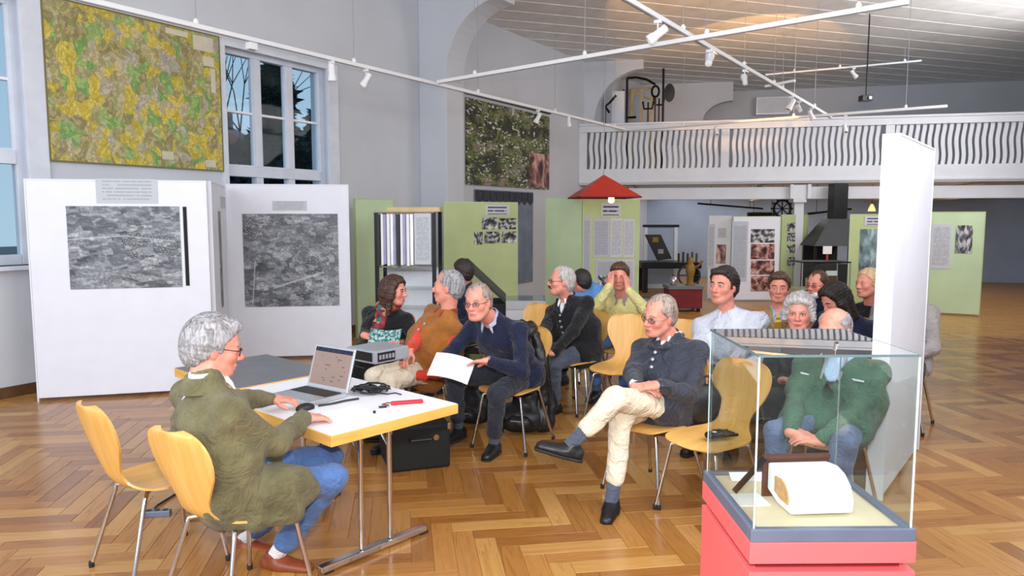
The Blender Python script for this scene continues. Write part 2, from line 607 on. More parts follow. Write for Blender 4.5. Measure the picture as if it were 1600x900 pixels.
mat('red_knit', (214, 66, 46), **FAB)
mat('pale_yellow_shirt', (216, 206, 142), **FAB)
mat('tan_tweed', (176, 142, 92), **{**FAB, 'var': 0.15})
mat('green_anorak', (72, 104, 84), **{**FAB, 'rough': 0.6, 'var': 0.16})
mat('moss_panel', (150, 160, 96), **FAB)
mat('grey_cardigan', (150, 144, 144), **FAB)
mat('grey_sock', (84, 92, 108), **FAB)
mat('white_sock', (234, 234, 236), **FAB)
mat('black_leather', (24, 24, 28), 0.4, var=0.15, bump=0.25, bscale=40)
mat('brown_leather', (134, 64, 34), 0.35, var=0.18, bump=0.1)
mat('shoe_sole', (118, 116, 120), 0.7)
mat('eyelid_skin', (190, 122, 106), 0.5)
mat('eye_white', (236, 232, 228), 0.2, var=0.0)
mat('iris', (52, 44, 40), 0.2, var=0.0)
mat('nylon_black', (22, 23, 27), 0.5, var=0.2, bump=0.3, bscale=30)
mat('red_plastic', (200, 34, 50), 0.4)


def hair_mat(name, a, b):
    m, nt, bs = new_mat(name)
    mp = mapped(nt, 30, 30, 6, 'Object')
    nz = N(nt, 'ShaderNodeTexNoise')
    nz.inputs['Scale'].default_value = 2.2
    nz.inputs['Detail'].default_value = 5
    nz.inputs['Distortion'].default_value = 1.0
    nt.links.new(mp.outputs[0], nz.inputs['Vector'])
    r = ramp(nt, [(0.32, a), (0.68, b)])
    nt.links.new(nz.outputs['Fac'], r.inputs[0])
    nt.links.new(r.outputs[0], bs.inputs['Base Color'])
    bs.inputs['Roughness'].default_value = 0.55
    bp = N(nt, 'ShaderNodeBump')
    bp.inputs['Strength'].default_value = 0.6
    bp.inputs['Distance'].default_value = 0.008
    nt.links.new(nz.outputs['Fac'], bp.inputs['Height'])
    nt.links.new(bp.outputs[0], bs.inputs['Normal'])


hair_mat('hair_grey', (92, 88, 90), (176, 175, 180))
hair_mat('hair_silver', (140, 134, 132), (204, 200, 198))
hair_mat('hair_dark', (22, 17, 16), (52, 40, 36))
hair_mat('hair_brown', (52, 34, 26), (96, 66, 48))
hair_mat('hair_long_brown', (40, 24, 20), (86, 54, 44))
hair_mat('hair_grey_brown', (112, 94, 84), (176, 160, 150))
hair_mat('hair_blond', (176, 138, 100), (222, 190, 150))
hair_mat('beard_white', (196, 190, 188), (240, 238, 238))


def skin_mat():
    m, nt, bs = new_mat('skin')
    at = N(nt, 'ShaderNodeAttribute')
    at.attribute_name = 'tint'
    tc = N(nt, 'ShaderNodeTexCoord')
    nz = N(nt, 'ShaderNodeTexNoise')
    nz.inputs['Scale'].default_value = 34
    nz.inputs['Detail'].default_value = 3
    nt.links.new(tc.outputs['Object'], nz.inputs['Vector'])
    r = ramp(nt, [(0.3, (236, 222, 218)), (0.7, (255, 255, 255))])
    nt.links.new(nz.outputs['Fac'], r.inputs[0])
    c = mix(nt, 0.8, at.outputs['Color'], r.outputs[0], 'MULTIPLY')
    nt.links.new(c, bs.inputs['Base Color'])
    bs.inputs['Roughness'].default_value = 0.5
    bs.inputs['Subsurface Weight'].default_value = 0.08
    bs.inputs['Subsurface Radius'].default_value = (0.02, 0.008, 0.005)


skin_mat()


def stripe_tie_mat():
    m, nt, bs = new_mat('yellow_striped_silk')
    mp = mapped(nt, 1, 1, 1, 'Object')
    mp.inputs['Rotation'].default_value = (0.8, 0, 0)
    wv = N(nt, 'ShaderNodeTexWave')
    wv.inputs['Scale'].default_value = 12
    nt.links.new(mp.outputs[0], wv.inputs['Vector'])
    r = ramp(nt, [(0.45, (222, 178, 40)), (0.55, (146, 108, 20))])
    nt.links.new(wv.outputs['Fac'], r.inputs[0])
    nt.links.new(r.outputs[0], bs.inputs['Base Color'])
    bs.inputs['Roughness'].default_value = 0.4


stripe_tie_mat()


def scarf_mat():
    m, nt, bs = new_mat('patterned_scarf')
    mp = mapped(nt, 1, 1, 1, 'Object')
    v = N(nt, 'ShaderNodeTexVoronoi')
    v.inputs['Scale'].default_value = 26
    nt.links.new(mp.outputs[0], v.inputs['Vector'])
    s = N(nt, 'ShaderNodeSeparateColor')
    nt.links.new(v.outputs['Color'], s.inputs[0])
    r = ramp(nt, [(0, (118, 34, 54)), (0.3, (74, 26, 52)), (0.5, (190, 132, 88)), (0.65, (150, 46, 40)), (0.8, (38, 104, 100)), (0.92, (204, 160, 48))], 'CONSTANT')
    nt.links.new(s.outputs[0], r.inputs[0])
    nt.links.new(r.outputs[0], bs.inputs['Base Color'])
    bs.inputs['Roughness'].default_value = 0.7


scarf_mat()


# ------------------------------------------------------------------ object helpers
def tag(o, label=None, cat=None, group=None, kind=None):
    if label:
        o['label'] = label
    if cat:
        o['category'] = cat
    if group:
        o['group'] = group
    if kind:
        o['kind'] = kind
    return o


def thing(name, label, cat, loc=(0, 0, 0), rotz=0.0, group=None):
    o = bpy.data.objects.new(name, None)
    o.empty_display_size = 0.1
    col.objects.link(o)
    o.location = loc
    o.rotation_euler = (0, 0, rotz)
    return tag(o, label, cat, group)


def link_mesh(name, me, material, parent=None):
    o = bpy.data.objects.new(name, me)
    col.objects.link(o)
    if material is not None and not me.materials:
        me.materials.append(MATS[material] if isinstance(material, str) else material)
    if parent is not None:
        o.parent = parent
    return o


def copy_tree(o, parent=None):
    c = o.copy()
    col.objects.link(c)
    c.parent = parent
    for ch in list(o.children):
        copy_tree(ch, c)
    return c


class MB:
    """collects boxes, tubes, prisms into ONE mesh"""
    def __init__(self):
        self.v, self.f = [], []

    def add(self, verts, faces):
        n = len(self.v)
        self.v += [tuple(p) for p in verts]
        self.f += [tuple(i + n for i in f) for f in faces]
        return self

    def box(self, x0, x1, y0, y1, z0, z1, M=None):
        vs_ = [(x, y, z) for z in (z0, z1) for y in (y0, y1) for x in (x0, x1)]
        if M is not None:
            vs_ = [M @ Vector(p) for p in vs_]
        return self.add(vs_, [(0, 2, 3, 1), (4, 5, 7, 6), (0, 1, 5, 4), (2, 6, 7, 3), (0, 4, 6, 2), (1, 3, 7, 5)])

    def tube(self, pts, r, seg=8, closed=False):
        pts = [Vector(p) for p in pts]
        rs = r if isinstance(r, (list, tuple)) else [r] * len(pts)
        n = len(pts)
        base = []
        up = None
        for i, p in enumerate(pts):
            a = pts[(i - 1) % n] if (closed or i) else pts[i]
            b = pts[(i + 1) % n] if (closed or i < n - 1) else pts[i]
            t = (b - a).normalized()
            if up is None:
                up = Vector((0, 0, 1)) if abs(t.z) < 0.9 else Vector((1, 0, 0))
            s = t.cross(up)
            if s.length < 1e-6:
                s = t.orthogonal()
            s.normalize()
            up = s.cross(t).normalized()
            for k in range(seg):
                an = 2 * math.pi * k / seg
                base.append(p + s * (math.cos(an) * rs[i]) + up * (math.sin(an) * rs[i]))
        fs = []
        m = n if closed else n - 1
        for i in range(m):
            j = (i + 1) % n
            for k in range(seg):
                l = (k + 1) % seg
                fs.append((i * seg + k, i * seg + l, j * seg + l, j * seg + k))
        if not closed:
            fs.append(tuple(range(seg - 1, -1, -1)))
            fs.append(tuple((n - 1) * seg + k for k in range(seg)))
        return self.add(base, fs)

    def lathe(self, prof, seg=20, M=None, cap=True):
        vs_ = []
        for r, z in prof:
            for k in range(seg):
                an = 2 * math.pi * k / seg
                p = Vector((r * math.cos(an), r * math.sin(an), z))
                vs_.append(M @ p if M is not None else p)
        fs = []
        for i in range(len(prof) - 1):
            for k in range(seg):
                l = (k + 1) % seg
                fs.append((i * seg + k, i * seg + l, (i + 1) * seg + l, (i + 1) * seg + k))
        if cap:
            fs.append(tuple(range(seg - 1, -1, -1)))
            fs.append(tuple((len(prof) - 1) * seg + k for k in range(seg)))
        return self.add(vs_, fs)

    def prism(self, poly, y0, y1, M=None):
        """polygon in x,z pushed along y"""
        n = len(poly)
        vs_ = [Vector((x, y0, z)) for x, z in poly] + [Vector((x, y1, z)) for x, z in poly]
        if M is not None:
            vs_ = [M @ p for p in vs_]
        fs = [tuple(range(n)), tuple(range(2 * n - 1, n - 1, -1))]
        for i in range(n):
            j = (i + 1) % n
            fs.append((i, i + n, j + n, j))
        return self.add(vs_, fs)

    def build(self, name, material, parent=None, bevel=0.0, smooth=False, seg=2):
        me = bpy.data.meshes.new(name)
        me.from_pydata(self.v, [], self.f)
        bm = bmesh.new()
        bm.from_mesh(me)
        bmesh.ops.recalc_face_normals(bm, faces=bm.faces)
        if bevel:
            es = [e for e in bm.edges if len(e.link_faces) == 2 and e.calc_face_angle(0) > 0.6]
            bmesh.ops.bevel(bm, geom=es, offset=bevel, segments=seg, affect='EDGES', profile=0.6, clamp_overlap=True)
        if smooth:
            for f in bm.faces:
                f.smooth = True
        bm.to_mesh(me)
        bm.free()
        if smooth:
            me.set_sharp_from_angle(angle=math.radians(45))
        return link_mesh(name, me, material, parent)


def box(name, material, x0, x1, y0, y1, z0, z1, parent=None, bevel=0.0):
    return MB().box(x0, x1, y0, y1, z0, z1).build(name, material, parent, bevel)


def struct(o):
    o['kind'] = 'structure'
    return o


# =================================================================== THE SETTING
CEIL = 5.3
XL, XR, YN, YF = -7.7, 1.7, -3.0, 27.0              # hall: left wall, right wall, near end, far end


def w2c(v):
    c, s = math.cos(-YAW), math.sin(-YAW)
    return Vector((v[0] * c - v[1] * s, v[0] * s + v[1] * c, v[2]))


def proj(w):
    """world point -> picture point"""
    v = w2c(w)
    cp, sp = math.cos(PITCH), math.sin(PITCH)
    dz = v.z - CAM_H
    f = v.y * cp - dz * sp
    u = v.y * sp + dz * cp
    return 800 + FPX * v.x / f, 450 - FPX * u / f


LW = Plane(w2c((XL, YN, 0)), w2c((XL, YF, 0)))
BAL0 = w2c(LW.at(LW.loc(905, 200)[0]))               # where the gallery meets the left wall
_a = math.radians(13)
BP = Plane(BAL0, (BAL0.x + math.cos(_a) * 14, BAL0.y - math.sin(_a) * 14, 0))
BPLEN = (XR - BP.o.x) / BP.d.x

# ---- floor: base slab and herringbone oak planks
floor = struct(box('floor', 'oak_floor_base', XL - 0.3, XR + 0.3, YN, YF, -0.15, -0.004))
PL, PW, GAP = 0.56, 0.112, 0.0022


def plank_mesh(name, boxes):
    """boxes: list of (x, y, angle); one mesh with length-wise UVs"""
    vsx, fcs, uvs = [], [], []
    hx, hy, c = PL / 2 - GAP / 2, PW / 2 - GAP / 2, 0.0012
    for (x, y, an) in boxes:
        ca, sa = math.cos(an), math.sin(an)
        n = len(vsx)
        for (dx, dy, z) in ((-hx, -hy, -.012), (hx, -hy, -.012), (hx, hy, -.012), (-hx, hy, -.012),
                            (-hx, -hy, -c), (hx, -hy, -c), (hx, hy, -c), (-hx, hy, -c),
                            (-hx + c, -hy + c, 0), (hx - c, -hy + c, 0), (hx - c, hy - c, 0), (-hx + c, hy - c, 0)):
            vsx.append((x + dx * ca - dy * sa, y + dx * sa + dy * ca, z))
        for q in ((8, 9, 10, 11), (4, 5, 9, 8), (5, 6, 10, 9), (6, 7, 11, 10), (7, 4, 8, 11),
                  (0, 1, 5, 4), (1, 2, 6, 5), (2, 3, 7, 6), (3, 0, 4, 7)):
            fcs.append(tuple(i + n for i in q))
            for i in q:
                k = i % 4
                uvs.append(((0, PL, PL, 0)[k], (0, 0, PW, PW)[k]))
    me = bpy.data.meshes.new(name)
    me.from_pydata(vsx, [], fcs)
    ul = me.uv_layers.new(name='UVMap')
    for i, uv in enumerate(uvs):
        ul.data[i].uv = uv
    me.materials.append(MATS['oak_parquet'])
    return me


HB = math.radians(90 + 31.3 + 8.4)                   # plank direction in the place
planks = []
ratio = PL / PW
ex, ey = Vector((math.cos(HB), math.sin(HB))), Vector((-math.sin(HB), math.cos(HB)))
o2 = c2w((0.3, 5.0, 0)).to_2d()
for i in range(-90, 91):
    for j in range(-14, 15):
        bx_, by_ = (i + j * ratio) * PW, (i - j * ratio) * PW
        for k in (0, 1):
            if k == 0:
                cx, cy, an = bx_ + PL / 2, by_ + PW / 2, HB
            else:
                cx, cy, an = bx_ + PW / 2, by_ + PW + PL / 2, HB + math.pi / 2
            w = o2 + ex * cx + ey * cy
            if not (XL + .3 < w.x < XR - .3 and YN + .3 < w.y < YF):
                continue
            v = w2c((w.x, w.y, 0))
            if v.y < 2.2 or v.y > 10.5 or abs(v.x) > 0.8 * v.y + .3:
                continue
            planks.append((w.x, w.y, an, v))


def seen_rank(p):
    v = p[3]
    px_, py_ = proj((p[0], p[1], 0))
    off = 0 if (215 < px_ < 1080 and 560 < py_ < 905) else 50
    if px_ < 380 and py_ < 760:
        off = 20
    return off + v.y


planks.sort(key=seen_rank)
pm = plank_mesh('plank', [(0, 0, 0)])
for (x, y, an, v) in planks[:300]:
    o = bpy.data.objects.new('plank', pm)
    col.objects.link(o)
    o.location = (x, y, 0.15 * 0)
    o.rotation_euler = (0, 0, an)
    o.parent = floor
rest = link_mesh('herringbone_planks', plank_mesh('herringbone_planks', [(x, y, an) for x, y, an, v in planks[300:]]), None, floor)
rest['kind'] = 'stuff'

# ---- left wall with tall window openings
W1 = (LW.loc(346, 170)[0], LW.loc(516, 180)[0], 1.25, LW.loc(352, 68)[1])
W2 = (LW.loc(-190, 170)[0], LW.loc(47, 170)[0], 1.25, W1[3])
wl = MB()
x0, x1 = XL - 0.38, XL
ws = sorted([W2, W1])
prev = YN
for (u0, u1, z0, z1) in ws:
    y0, y1 = YN + u0, YN + u1
    wl.box(x0, x1, prev, y0, 0, CEIL)
    wl.box(x0, x1, y0, y1, 0, z0)
    wl.box(x0, x1, y0, y1, z1, CEIL)
    prev = y1
wl.box(x0, x1, prev, YF, 0, CEIL)
struct(wl.build('wall_left', 'plaster'))
struct(box('wall_right', 'plaster', XR, XR + 0.3, YN, YF, 0, CEIL))


def window(name, w):
    u0, u1, z0, z1 = w
    W = u1 - u0
    root = thing(name, None, None, (XL - 0.16, YN + u0, z0), math.pi / 2)
    struct(root)
    H = z1 - z0
    b = MB()
    fw = 0.10
    b.box(0, fw, -0.05, 0.05, 0, H).box(W - fw, W, -0.05, 0.05, 0, H)
    b.box(fw, W - fw, -0.05, 0.05, 0, fw).box(fw, W - fw, -0.05, 0.05, H - fw * 0.8, H)
    b.build('frame', 'window_paint', root, 0.008)
    cw = (W - 2 * fw) / 3
    zt = 2.22 - z0                                    # heavy cross bar
    MB().box(fw, W - fw, -0.06, 0.05, zt, zt + 0.13).build('cross_bar', 'window_paint', root, 0.008)
    zm = zt + 0.13 + (H - fw - zt - .13) * 0.50
    for k in (1, 2):
        xm = fw + cw * k
        MB().box(xm - 0.055, xm + 0.055, -0.055, 0.05, fw, zt).box(xm - 0.055, xm + 0.055, -0.055, 0.05, zt + .13, H - fw * .8) \
            .build('mullion', 'window_paint', root, 0.008)
    for k in range(3):
        a, c = fw + cw * k + (0.055 if k else 0), fw + cw * (k + 1) - (0.055 if k < 2 else 0)
        MB().box(a, c, -0.03, 0.03, zm - 0.014, zm + 0.014).build('glazing_bar', 'lamp_white', root)
        for (p, q) in ((fw, zt), (zt + .13, zm - .014), (zm + .014, H - fw * .8)):
            box('pane', 'window_glass', a, c, -0.004, 0.004, p, q, root)
        MB().box(a, c, -0.032, -0.006, zt + .13, zt + .15).box(a, a + .02, -.032, -.006, zt + .15, H - fw * .8) \
            .box(c - .02, c, -.032, -.006, zt + .15, H - fw * .8).build('casement_rebate', 'window_paint', root)
    MB().box(-0.02, W + 0.02, -0.26, 0.0, -0.04, 0.0).build('sill', 'window_paint', root, 0.006)
    # painted architrave round the opening, proud of the wall
    MB().box(-0.02, .06, -.19, -.145, 0, H + .05).box(W - .06, W + 0.14, -.19, -.145, 0, H + .05).box(.06, W - .06, -.19, -.145, H - .03, H + .05) \
        .build('architrave', 'window_paint', root, 0.006)


window('window_1', W1)
window('window_2', W2)

# ---- pier and quarter arch on the left wall
yp = YN + LW.loc(655, 200)[0]


def solve_x(px_target, y, z=4.0):
    a, b = XL, XL + 4.0
    for _ in range(50):
        m_ = (a + b) / 2
        if proj((m_, y, z))[0] < px_target:
            a = m_
        else:
            b = m_
    return a


def solve_y(px_target, x, z=3.0):
    a, b = 0.0, 25.0
    for _ in range(50):
        m_ = (a + b) / 2
        if proj((x, m_, z))[0] < px_target:
            a = m_
        else:
            b = m_
    return a


xp = solve_x(697, yp)
ype = solve_y(725, xp)
xe = solve_x(778, yp, 5.0)
struct(MB().box(XL, xp, yp, ype, 0, CEIL).build('trim_1', 'plaster', None, 0.02))
zc0, zc1 = 3.95, 5.02
poly = [(xp - .01, CEIL), (xp - .01, zc0)]
for k in range(13):
    t = math.pi / 2 * k / 12
    poly.append((xe - (xe - xp) * math.cos(t), zc0 + (zc1 - zc0) * math.sin(t)))
poly += [(xe + 0.001, CEIL)]
struct(MB().prism(poly, yp, ype).build('trim_2', 'plaster'))
MB().box(xp, xp + 0.02, yp + .05, ype - .05, 3.9, 3.94).build('trim_3', 'plaster')
struct(bpy.data.objects['trim_3'])

# ---- ceiling: diagonal boards under a slab
ceiling = struct(box('ceiling', 'ceiling_paint', XL - 0.38, XR + 0.3, YN, YF, CEIL + 0.035, CEIL + 0.2))


def clip(poly_, nx, ny, d):
    out = []
    for i in range(len(poly_)):
        p, q = poly_[i], poly_[(i + 1) % len(poly_)]
        a, b = p[0] * nx + p[1] * ny - d, q[0] * nx + q[1] * ny - d
        if a <= 0:
            out.append(p)
        if (a < 0) != (b < 0):
            t = a / (a - b)
            out.append((p[0] + (q[0] - p[0]) * t, p[1] + (q[1] - p[1]) * t))
    return out


bd = math.radians(50.0)
bn = (-math.sin(bd), math.cos(bd))
BW_ = 0.60
for k in range(-20, 70):
    r = [(XL - .3, YN), (XR + .25, YN), (XR + .25, YF), (XL - .3, YF)]
    r = clip(r, bn[0], bn[1], (k + 1) * BW_ - 0.014)
    if len(r) > 2:
        r = clip(r, -bn[0], -bn[1], -(k * BW_))
    if len(r) < 3:
        continue
    n = len(r)
    b = MB()
    b.add([(x, y, CEIL) for x, y in r] + [(x, y, CEIL + .03) for x, y in r],
          [tuple(range(n - 1, -1, -1)), tuple(range(n, 2 * n))] + [(i, (i + 1) % n, (i + 1) % n + n, i + n) for i in range(n)])
    b.build('board', 'ceiling_paint', ceiling)
    r2 = clip(clip([(XL - .02, YN), (XR + .02, YN), (XR + .02, YF), (XL - .02, YF)], bn[0], bn[1], (k + 1) * BW_ + .006), -bn[0], -bn[1], -((k + 1) * BW_ - .018))
    if len(r2) > 2:
        n = len(r2)
        MB().add([(x, y, CEIL - .006) for x, y in r2] + [(x, y, CEIL + .005) for x, y in r2],
                 [tuple(range(n - 1, -1, -1)), tuple(range(n, 2 * n))] + [(i, (i + 1) % n, (i + 1) % n + n, i + n) for i in range(n)]).build('batten', 'ceiling_batten', ceiling)

# ---- gallery (balcony) across the far end
gz = lambda y, x=1000: BP.loc(x, y)[1]
Z_RAIL, Z_BT, Z_BB, Z_FB = gz(195), gz(205), gz(263.5), gz(287)
Z_G0, Z_B1, Z_B0 = gz(287), gz(293.5), gz(312)
gal = thing('gallery', None, None, BP.at(0), BP.rot)
struct(gal)
gal.name = 'trim_4'
L = BPLEN
MB().box(0, L, -0.02, 0.16, Z_BT, Z_RAIL).box(-.0, L, -.05, .19, Z_RAIL, Z_RAIL + .05).build('hand_rail', 'white_paint', gal, 0.01)
MB().box(0, L, -0.03, 0.2, Z_FB, Z_BB).box(0, L, -0.06, 0.0, Z_FB + .02, Z_FB + .07).build('fascia_board', 'white_paint', gal, 0.01)
MB().box(0, L, 0.0, 4.2, Z_FB - 0.02, Z_FB + 0.12).build('gallery_floor', 'white_paint', gal)
MB().box(0, L, 0.14, 0.40, Z_B0, Z_B1).build('edge_beam', 'white_paint', gal, 0.012)
bw, sp = 0.078, 0.128
nseg = 8
bl = MB()
ring = []
for i in range(nseg + 1):
    t = i / nseg
    dx = 0.016 * math.sin(t * 2 * math.pi * 1.25)
    z = (Z_BT - Z_BB) * t
    ring += [(dx - bw / 2, -.014, z), (dx + bw / 2, -.014, z), (dx + bw / 2, .014, z), (dx - bw / 2, .014, z)]
fs_ = []
for i in range(nseg):
    for k in range(4):
        fs_.append((i * 4 + k, i * 4 + (k + 1) % 4, i * 4 + 4 + (k + 1) % 4, i * 4 + 4 + k))
bl.add(ring, fs_)
first = bl.build('baluster', 'white_paint', gal)
bme = first.data
posts = [0.09, BP.loc(1133, 230)[0], BP.loc(1390, 230)[0]]
u = 0.28
k = 0
while u < L - 0.1:
    if all(abs(u - p) > 0.12 for p in posts):
        if k == 0:
            o = first
        else:
            o = bpy.data.objects.new('baluster', bme)
            col.objects.link(o)
            o.parent = gal
        o.location = (u, 0.07, Z_BB)
        k += 1
    u += sp
for p in posts:
    MB().box(p - .09, p + .09, 0.0, .15, Z_FB, Z_BT).build('newel_post', 'white_paint', gal, 0.008)
# beam brackets and the column under the gallery
uc = BP.loc(1250, 330)[0]
MB().box(uc - .14, uc + .14, .05, .45, Z_B0 - .08, Z_B1 + .04).box(uc - .22, uc - .14, .0, .2, Z_B0, Z_B1 + .05).box(uc + .14, uc + .22, .0, .2, Z_B0, Z_B1 + .05) \
    .build('beam_bracket', 'white_paint', gal, 0.015)
MB().box(uc - .10, uc + .10, .14, .34, 0, Z_B0 - .08).build('column', 'white_paint', gal, 0.012)
for uu in (1.2, 4.2, 7.2, 8.6):
    MB().box(uu - .06, uu + .06, .4, 4.2, Z_B0 + .02, Z_FB - .03).build('floor_joist', 'beige_plaster', gal)

# quarter arches in line with and behind the gallery front
def quarter_arch(name, u0, u1, z0, z1, off, th=0.3, back_u=-0.6):
    poly = [(back_u, CEIL), (back_u, z0), (u0, z0)]
    for k in range(11):
        t = math.pi / 2 * k / 10
        poly.append((u1 - (u1 - u0) * math.cos(t), z0 + (z1 - z0) * math.sin(t)))
    poly += [(u1, z1 + .12), (u1, CEIL)]
    o = MB().prism(poly, off, off + th).build(name, 'plaster')
    o.location = BP.at(0)
    o.rotation_euler = (0, 0, BP.rot)
    return struct(o)


za, zb = BP.loc(930, 192)[1], BP.loc(1000, 104)[1]
quarter_arch('trim_5', BP.loc(926, 190)[0], BP.loc(1004, 110)[0], za, zb, 0.25)
BK = 5.2
bp2 = Plane(w2c(BP.at(0, 0, -3.6)), w2c(BP.at(5, 0, -3.6)))
quarter_arch('trim_6', bp2.loc(1098, 190)[0], bp2.loc(1145, 158)[0], bp2.loc(1100, 190)[1], bp2.loc(1145, 157)[1], 3.6, 0.3, -2.0)

# far walls: upper one behind the gallery, lower one under it
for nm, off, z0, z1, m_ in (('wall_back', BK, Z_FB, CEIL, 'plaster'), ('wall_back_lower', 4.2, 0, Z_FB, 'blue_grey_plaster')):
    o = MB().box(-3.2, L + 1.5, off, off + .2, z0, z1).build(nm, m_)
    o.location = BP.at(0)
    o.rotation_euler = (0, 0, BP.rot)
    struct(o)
o = MB().box(0.02, 2.0, BK - 0.6, BK - .1, Z_FB + .12, CEIL).build('wall_gallery_niche', 'beige_plaster')
o.location = BP.at(0)
o.rotation_euler = (0, 0, BP.rot)
struct(o)
area_light('under_gallery_fill', BP.at(5.0, Z_FB - .06, -2.2), BP.at(5.0, 0, -2.2), 7.0, 1.6, 85, (0.95, 0.97, 1.0))  # added fill hidden behind the edge beam, brightens the wall below the gallery
baseb = struct(box('baseboard_left', 'dark_wood', XL, XL + .02, YN, yp, 0, .1))

# =================================================================== OUTSIDE THE WINDOW
garden = struct(box('ground', 'dark_wood', -60, XL - 0.4, -20, 60, -0.6, -0.5))
mat('spruce_needles', (34, 58, 48), 0.8, var=0.3, scale=3)
mat('hedge_leaves', (30, 50, 44), 0.8, var=0.35, scale=2)
mat('bark', (60, 52, 48), 0.9, var=0.2)
mat('roof_tile', (128, 84, 74), 0.8, var=0.15)
mat('house_plaster', (78, 72, 76), 0.9)


def along(px_, py_, dist):
    """a point seen through the window, dist metres ahead of the viewer"""
    return c2w(D(px_, py_, dist))


def leaf_cloud(n, fn, size):
    b = MB()
    for _ in range(n):
        p, s = fn()
        a = Vector((random.uniform(-1, 1), random.uniform(-1, 1), random.uniform(-.6, .3))).normalized() * size * s
        c = Vector((random.uniform(-1, 1), random.uniform(-1, 1), random.uniform(-1, 1))).normalized() * size * s * .45
        b.add([p + a, p - a * .3 + c, p - a * .3 - c], [(0, 1, 2)])
    return b


def spruce(px_, dist, top_py, rad, n, label, seed):
    random.seed(seed)
    base = along(px_, 300, dist)
    top = along(px_, top_py, dist).z
    root = thing('spruce_tree', label, 'tree', (base.x, base.y, -0.5))
    H = top + .5
    MB().tube([(0, 0, 0), (0, 0, H * .95)], [.16, .03], 8).build('trunk', 'bark', root)

    def f():
        t = random.random() ** 0.7
        z = H * (0.08 + 0.9 * (1 - t))
        tier = 0.72 + 0.28 * math.sin(z * 5.0)
        r = rad * (t + .05) * tier * random.random() ** .45
        a = random.uniform(0, 2 * math.pi)
        return Vector((r * math.cos(a), r * math.sin(a), z - r * .35)), random.uniform(.6, 1.3)
    leaf_cloud(n, f, .28).build('foliage', 'spruce_needles', root)['kind'] = 'stuff'


spruce(436, 18, 62, 2.0, 9000, 'tall dark spruce behind the middle panes of the window', 3)
spruce(492, 24, 168, 1.7, 5000, 'shorter spruce below the roof line behind the right window panes', 4)
random.seed(5)
root = thing('bare_tree', 'leafless tree with thin grey branches behind the left window panes', 'tree', tuple(along(372, 300, 24).xy) + (-.5,))
b = MB()


def grow(p, d, l, r, n):
    q = p + d * l
    b.tube([p, q], [r, r * .65], 5)
    if n:
        for _ in range(3):
            v = (d + Vector((random.uniform(-.7, .7), random.uniform(-.7, .7), random.uniform(-.1, .6)))).normalized()
            grow(q, v, l * random.uniform(.62, .8), r * .6, n - 1)


grow(Vector((0, 0, 0)), Vector((0, 0, 1)), 2.9, .075, 5)
b.build('trunk_and_branches', 'bark', root)
p = along(430, 210, 13.6)
root = thing('garden_hedge', 'dark clipped hedge filling the lower panes of the window', 'hedge', (p.x, p.y, -.5), YAW)
leaf_cloud(7000, lambda: (Vector((random.uniform(-2.6, 1.5), random.uniform(-.5, .5), random.uniform(0, 3.6) * random.uniform(.8, 1))), random.uniform(.7, 1.4)), .26) \
    .build('foliage', 'hedge_leaves', root)['kind'] = 'stuff'
for px_, dist, lab in ((600, 33, 'neighbouring house with reddish roof beyond the shorter spruce'), (332, 46, 'neighbouring house with chimney beyond the leafless tree')):
    p = along(px_, 228, dist)
    root = thing('house', lab, 'house', (p.x, p.y, -.5), YAW)
    hh = p.z + .5
    box('house_wall', 'house_plaster', -3, 3, -2, 2, 0, hh - .2, root)
    MB().prism([(-3.3, hh - .2), (3.3, hh - .2), (0, hh + 1.6)], -2.3, 2.3).build('roof', 'roof_tile', root)
    box('chimney', 'house_plaster', .7, 1.2, -.3, .3, hh + .6, hh + 2.0, root)


# =================================================================== DISPLAY PANELS AND WALL HANGINGS
def sheet(parent, name, material, x0, x1, z0, z1, y=-0.02, th=0.006):
    return box(name, material, min(x0, x1), max(x0, x1), y - th, y, min(z0, z1), max(z0, z1), parent)


class Panel:
    def __init__(self, name, label, cat, p0, p1, h, th, material, edge=None, foot=True):
        self.pl = Plane(p0, p1)
        self.th = th
        self.root = thing(name, label, cat, self.pl.at(0), self.pl.rot)
        w = self.pl.len
        self.w, self.h = w, h
        MB().box(0.012, w - 0.012, -th / 2, th / 2, 0.03, h - .012).build('board', material, self.root, 0.003)
        e = edge or material
        for a, c in ((0, .012), (w - .012, w)):
            MB().box(a, c, -th / 2 - .004, th / 2 + .004, 0, h).build('edge_strip', e, self.root)
        MB().box(0.012, w - .012, -th / 2 - .004, th / 2 + .004, h - .012, h).build('edge_strip', e, self.root)

    def sheet(self, name, material, a, b, lift=0.0):
        """a, b: opposite picture corners of a print fixed to this panel"""
        u0, z0 = self.pl.loc(*a)
        u1, z1 = self.pl.loc(*b)
        return sheet(self.root, name, material, u0, u1, z0, z1, -self.th / 2 - lift)


# white panels with aerial photographs along the left
pA = Panel('white_display_panel', 'white display panel with dark-edged aerial photograph, under the parcel map', 'display panel',
           D(52, 500, 6.75), D(331, 500, 7.15), 2.06, 0.04, 'panel_white', 'panel_white')
pA.sheet('aerial_photograph', 'aerial_print_fields', (104, 322), (286, 448))
pA.sheet('photograph_border', 'black_matte', (286, 323), (297, 446))
pA.sheet('caption_sheet', 'caption_sheet', (150, 279), (248, 318))
pB = Panel('white_display_panel', 'narrow white display panel standing edge-on between the two aerial photographs', 'display panel',
           D(334, 500, 7.2), D(357, 500, 8.6), 2.06, 0.04, 'panel_white_shade', 'panel_white')
pB.sheet('aerial_photograph', 'aerial_print_town', (337, 330), (346, 478))
pB.sheet('caption_sheet', 'caption_sheet', (340, 306), (349, 326))
pC = Panel('white_display_panel', 'white display panel with square grey aerial photograph behind the laptop', 'display panel',
           D(361, 500, 8.75), D(549, 500, 8.95), 2.10, 0.05, 'panel_white', 'panel_white')
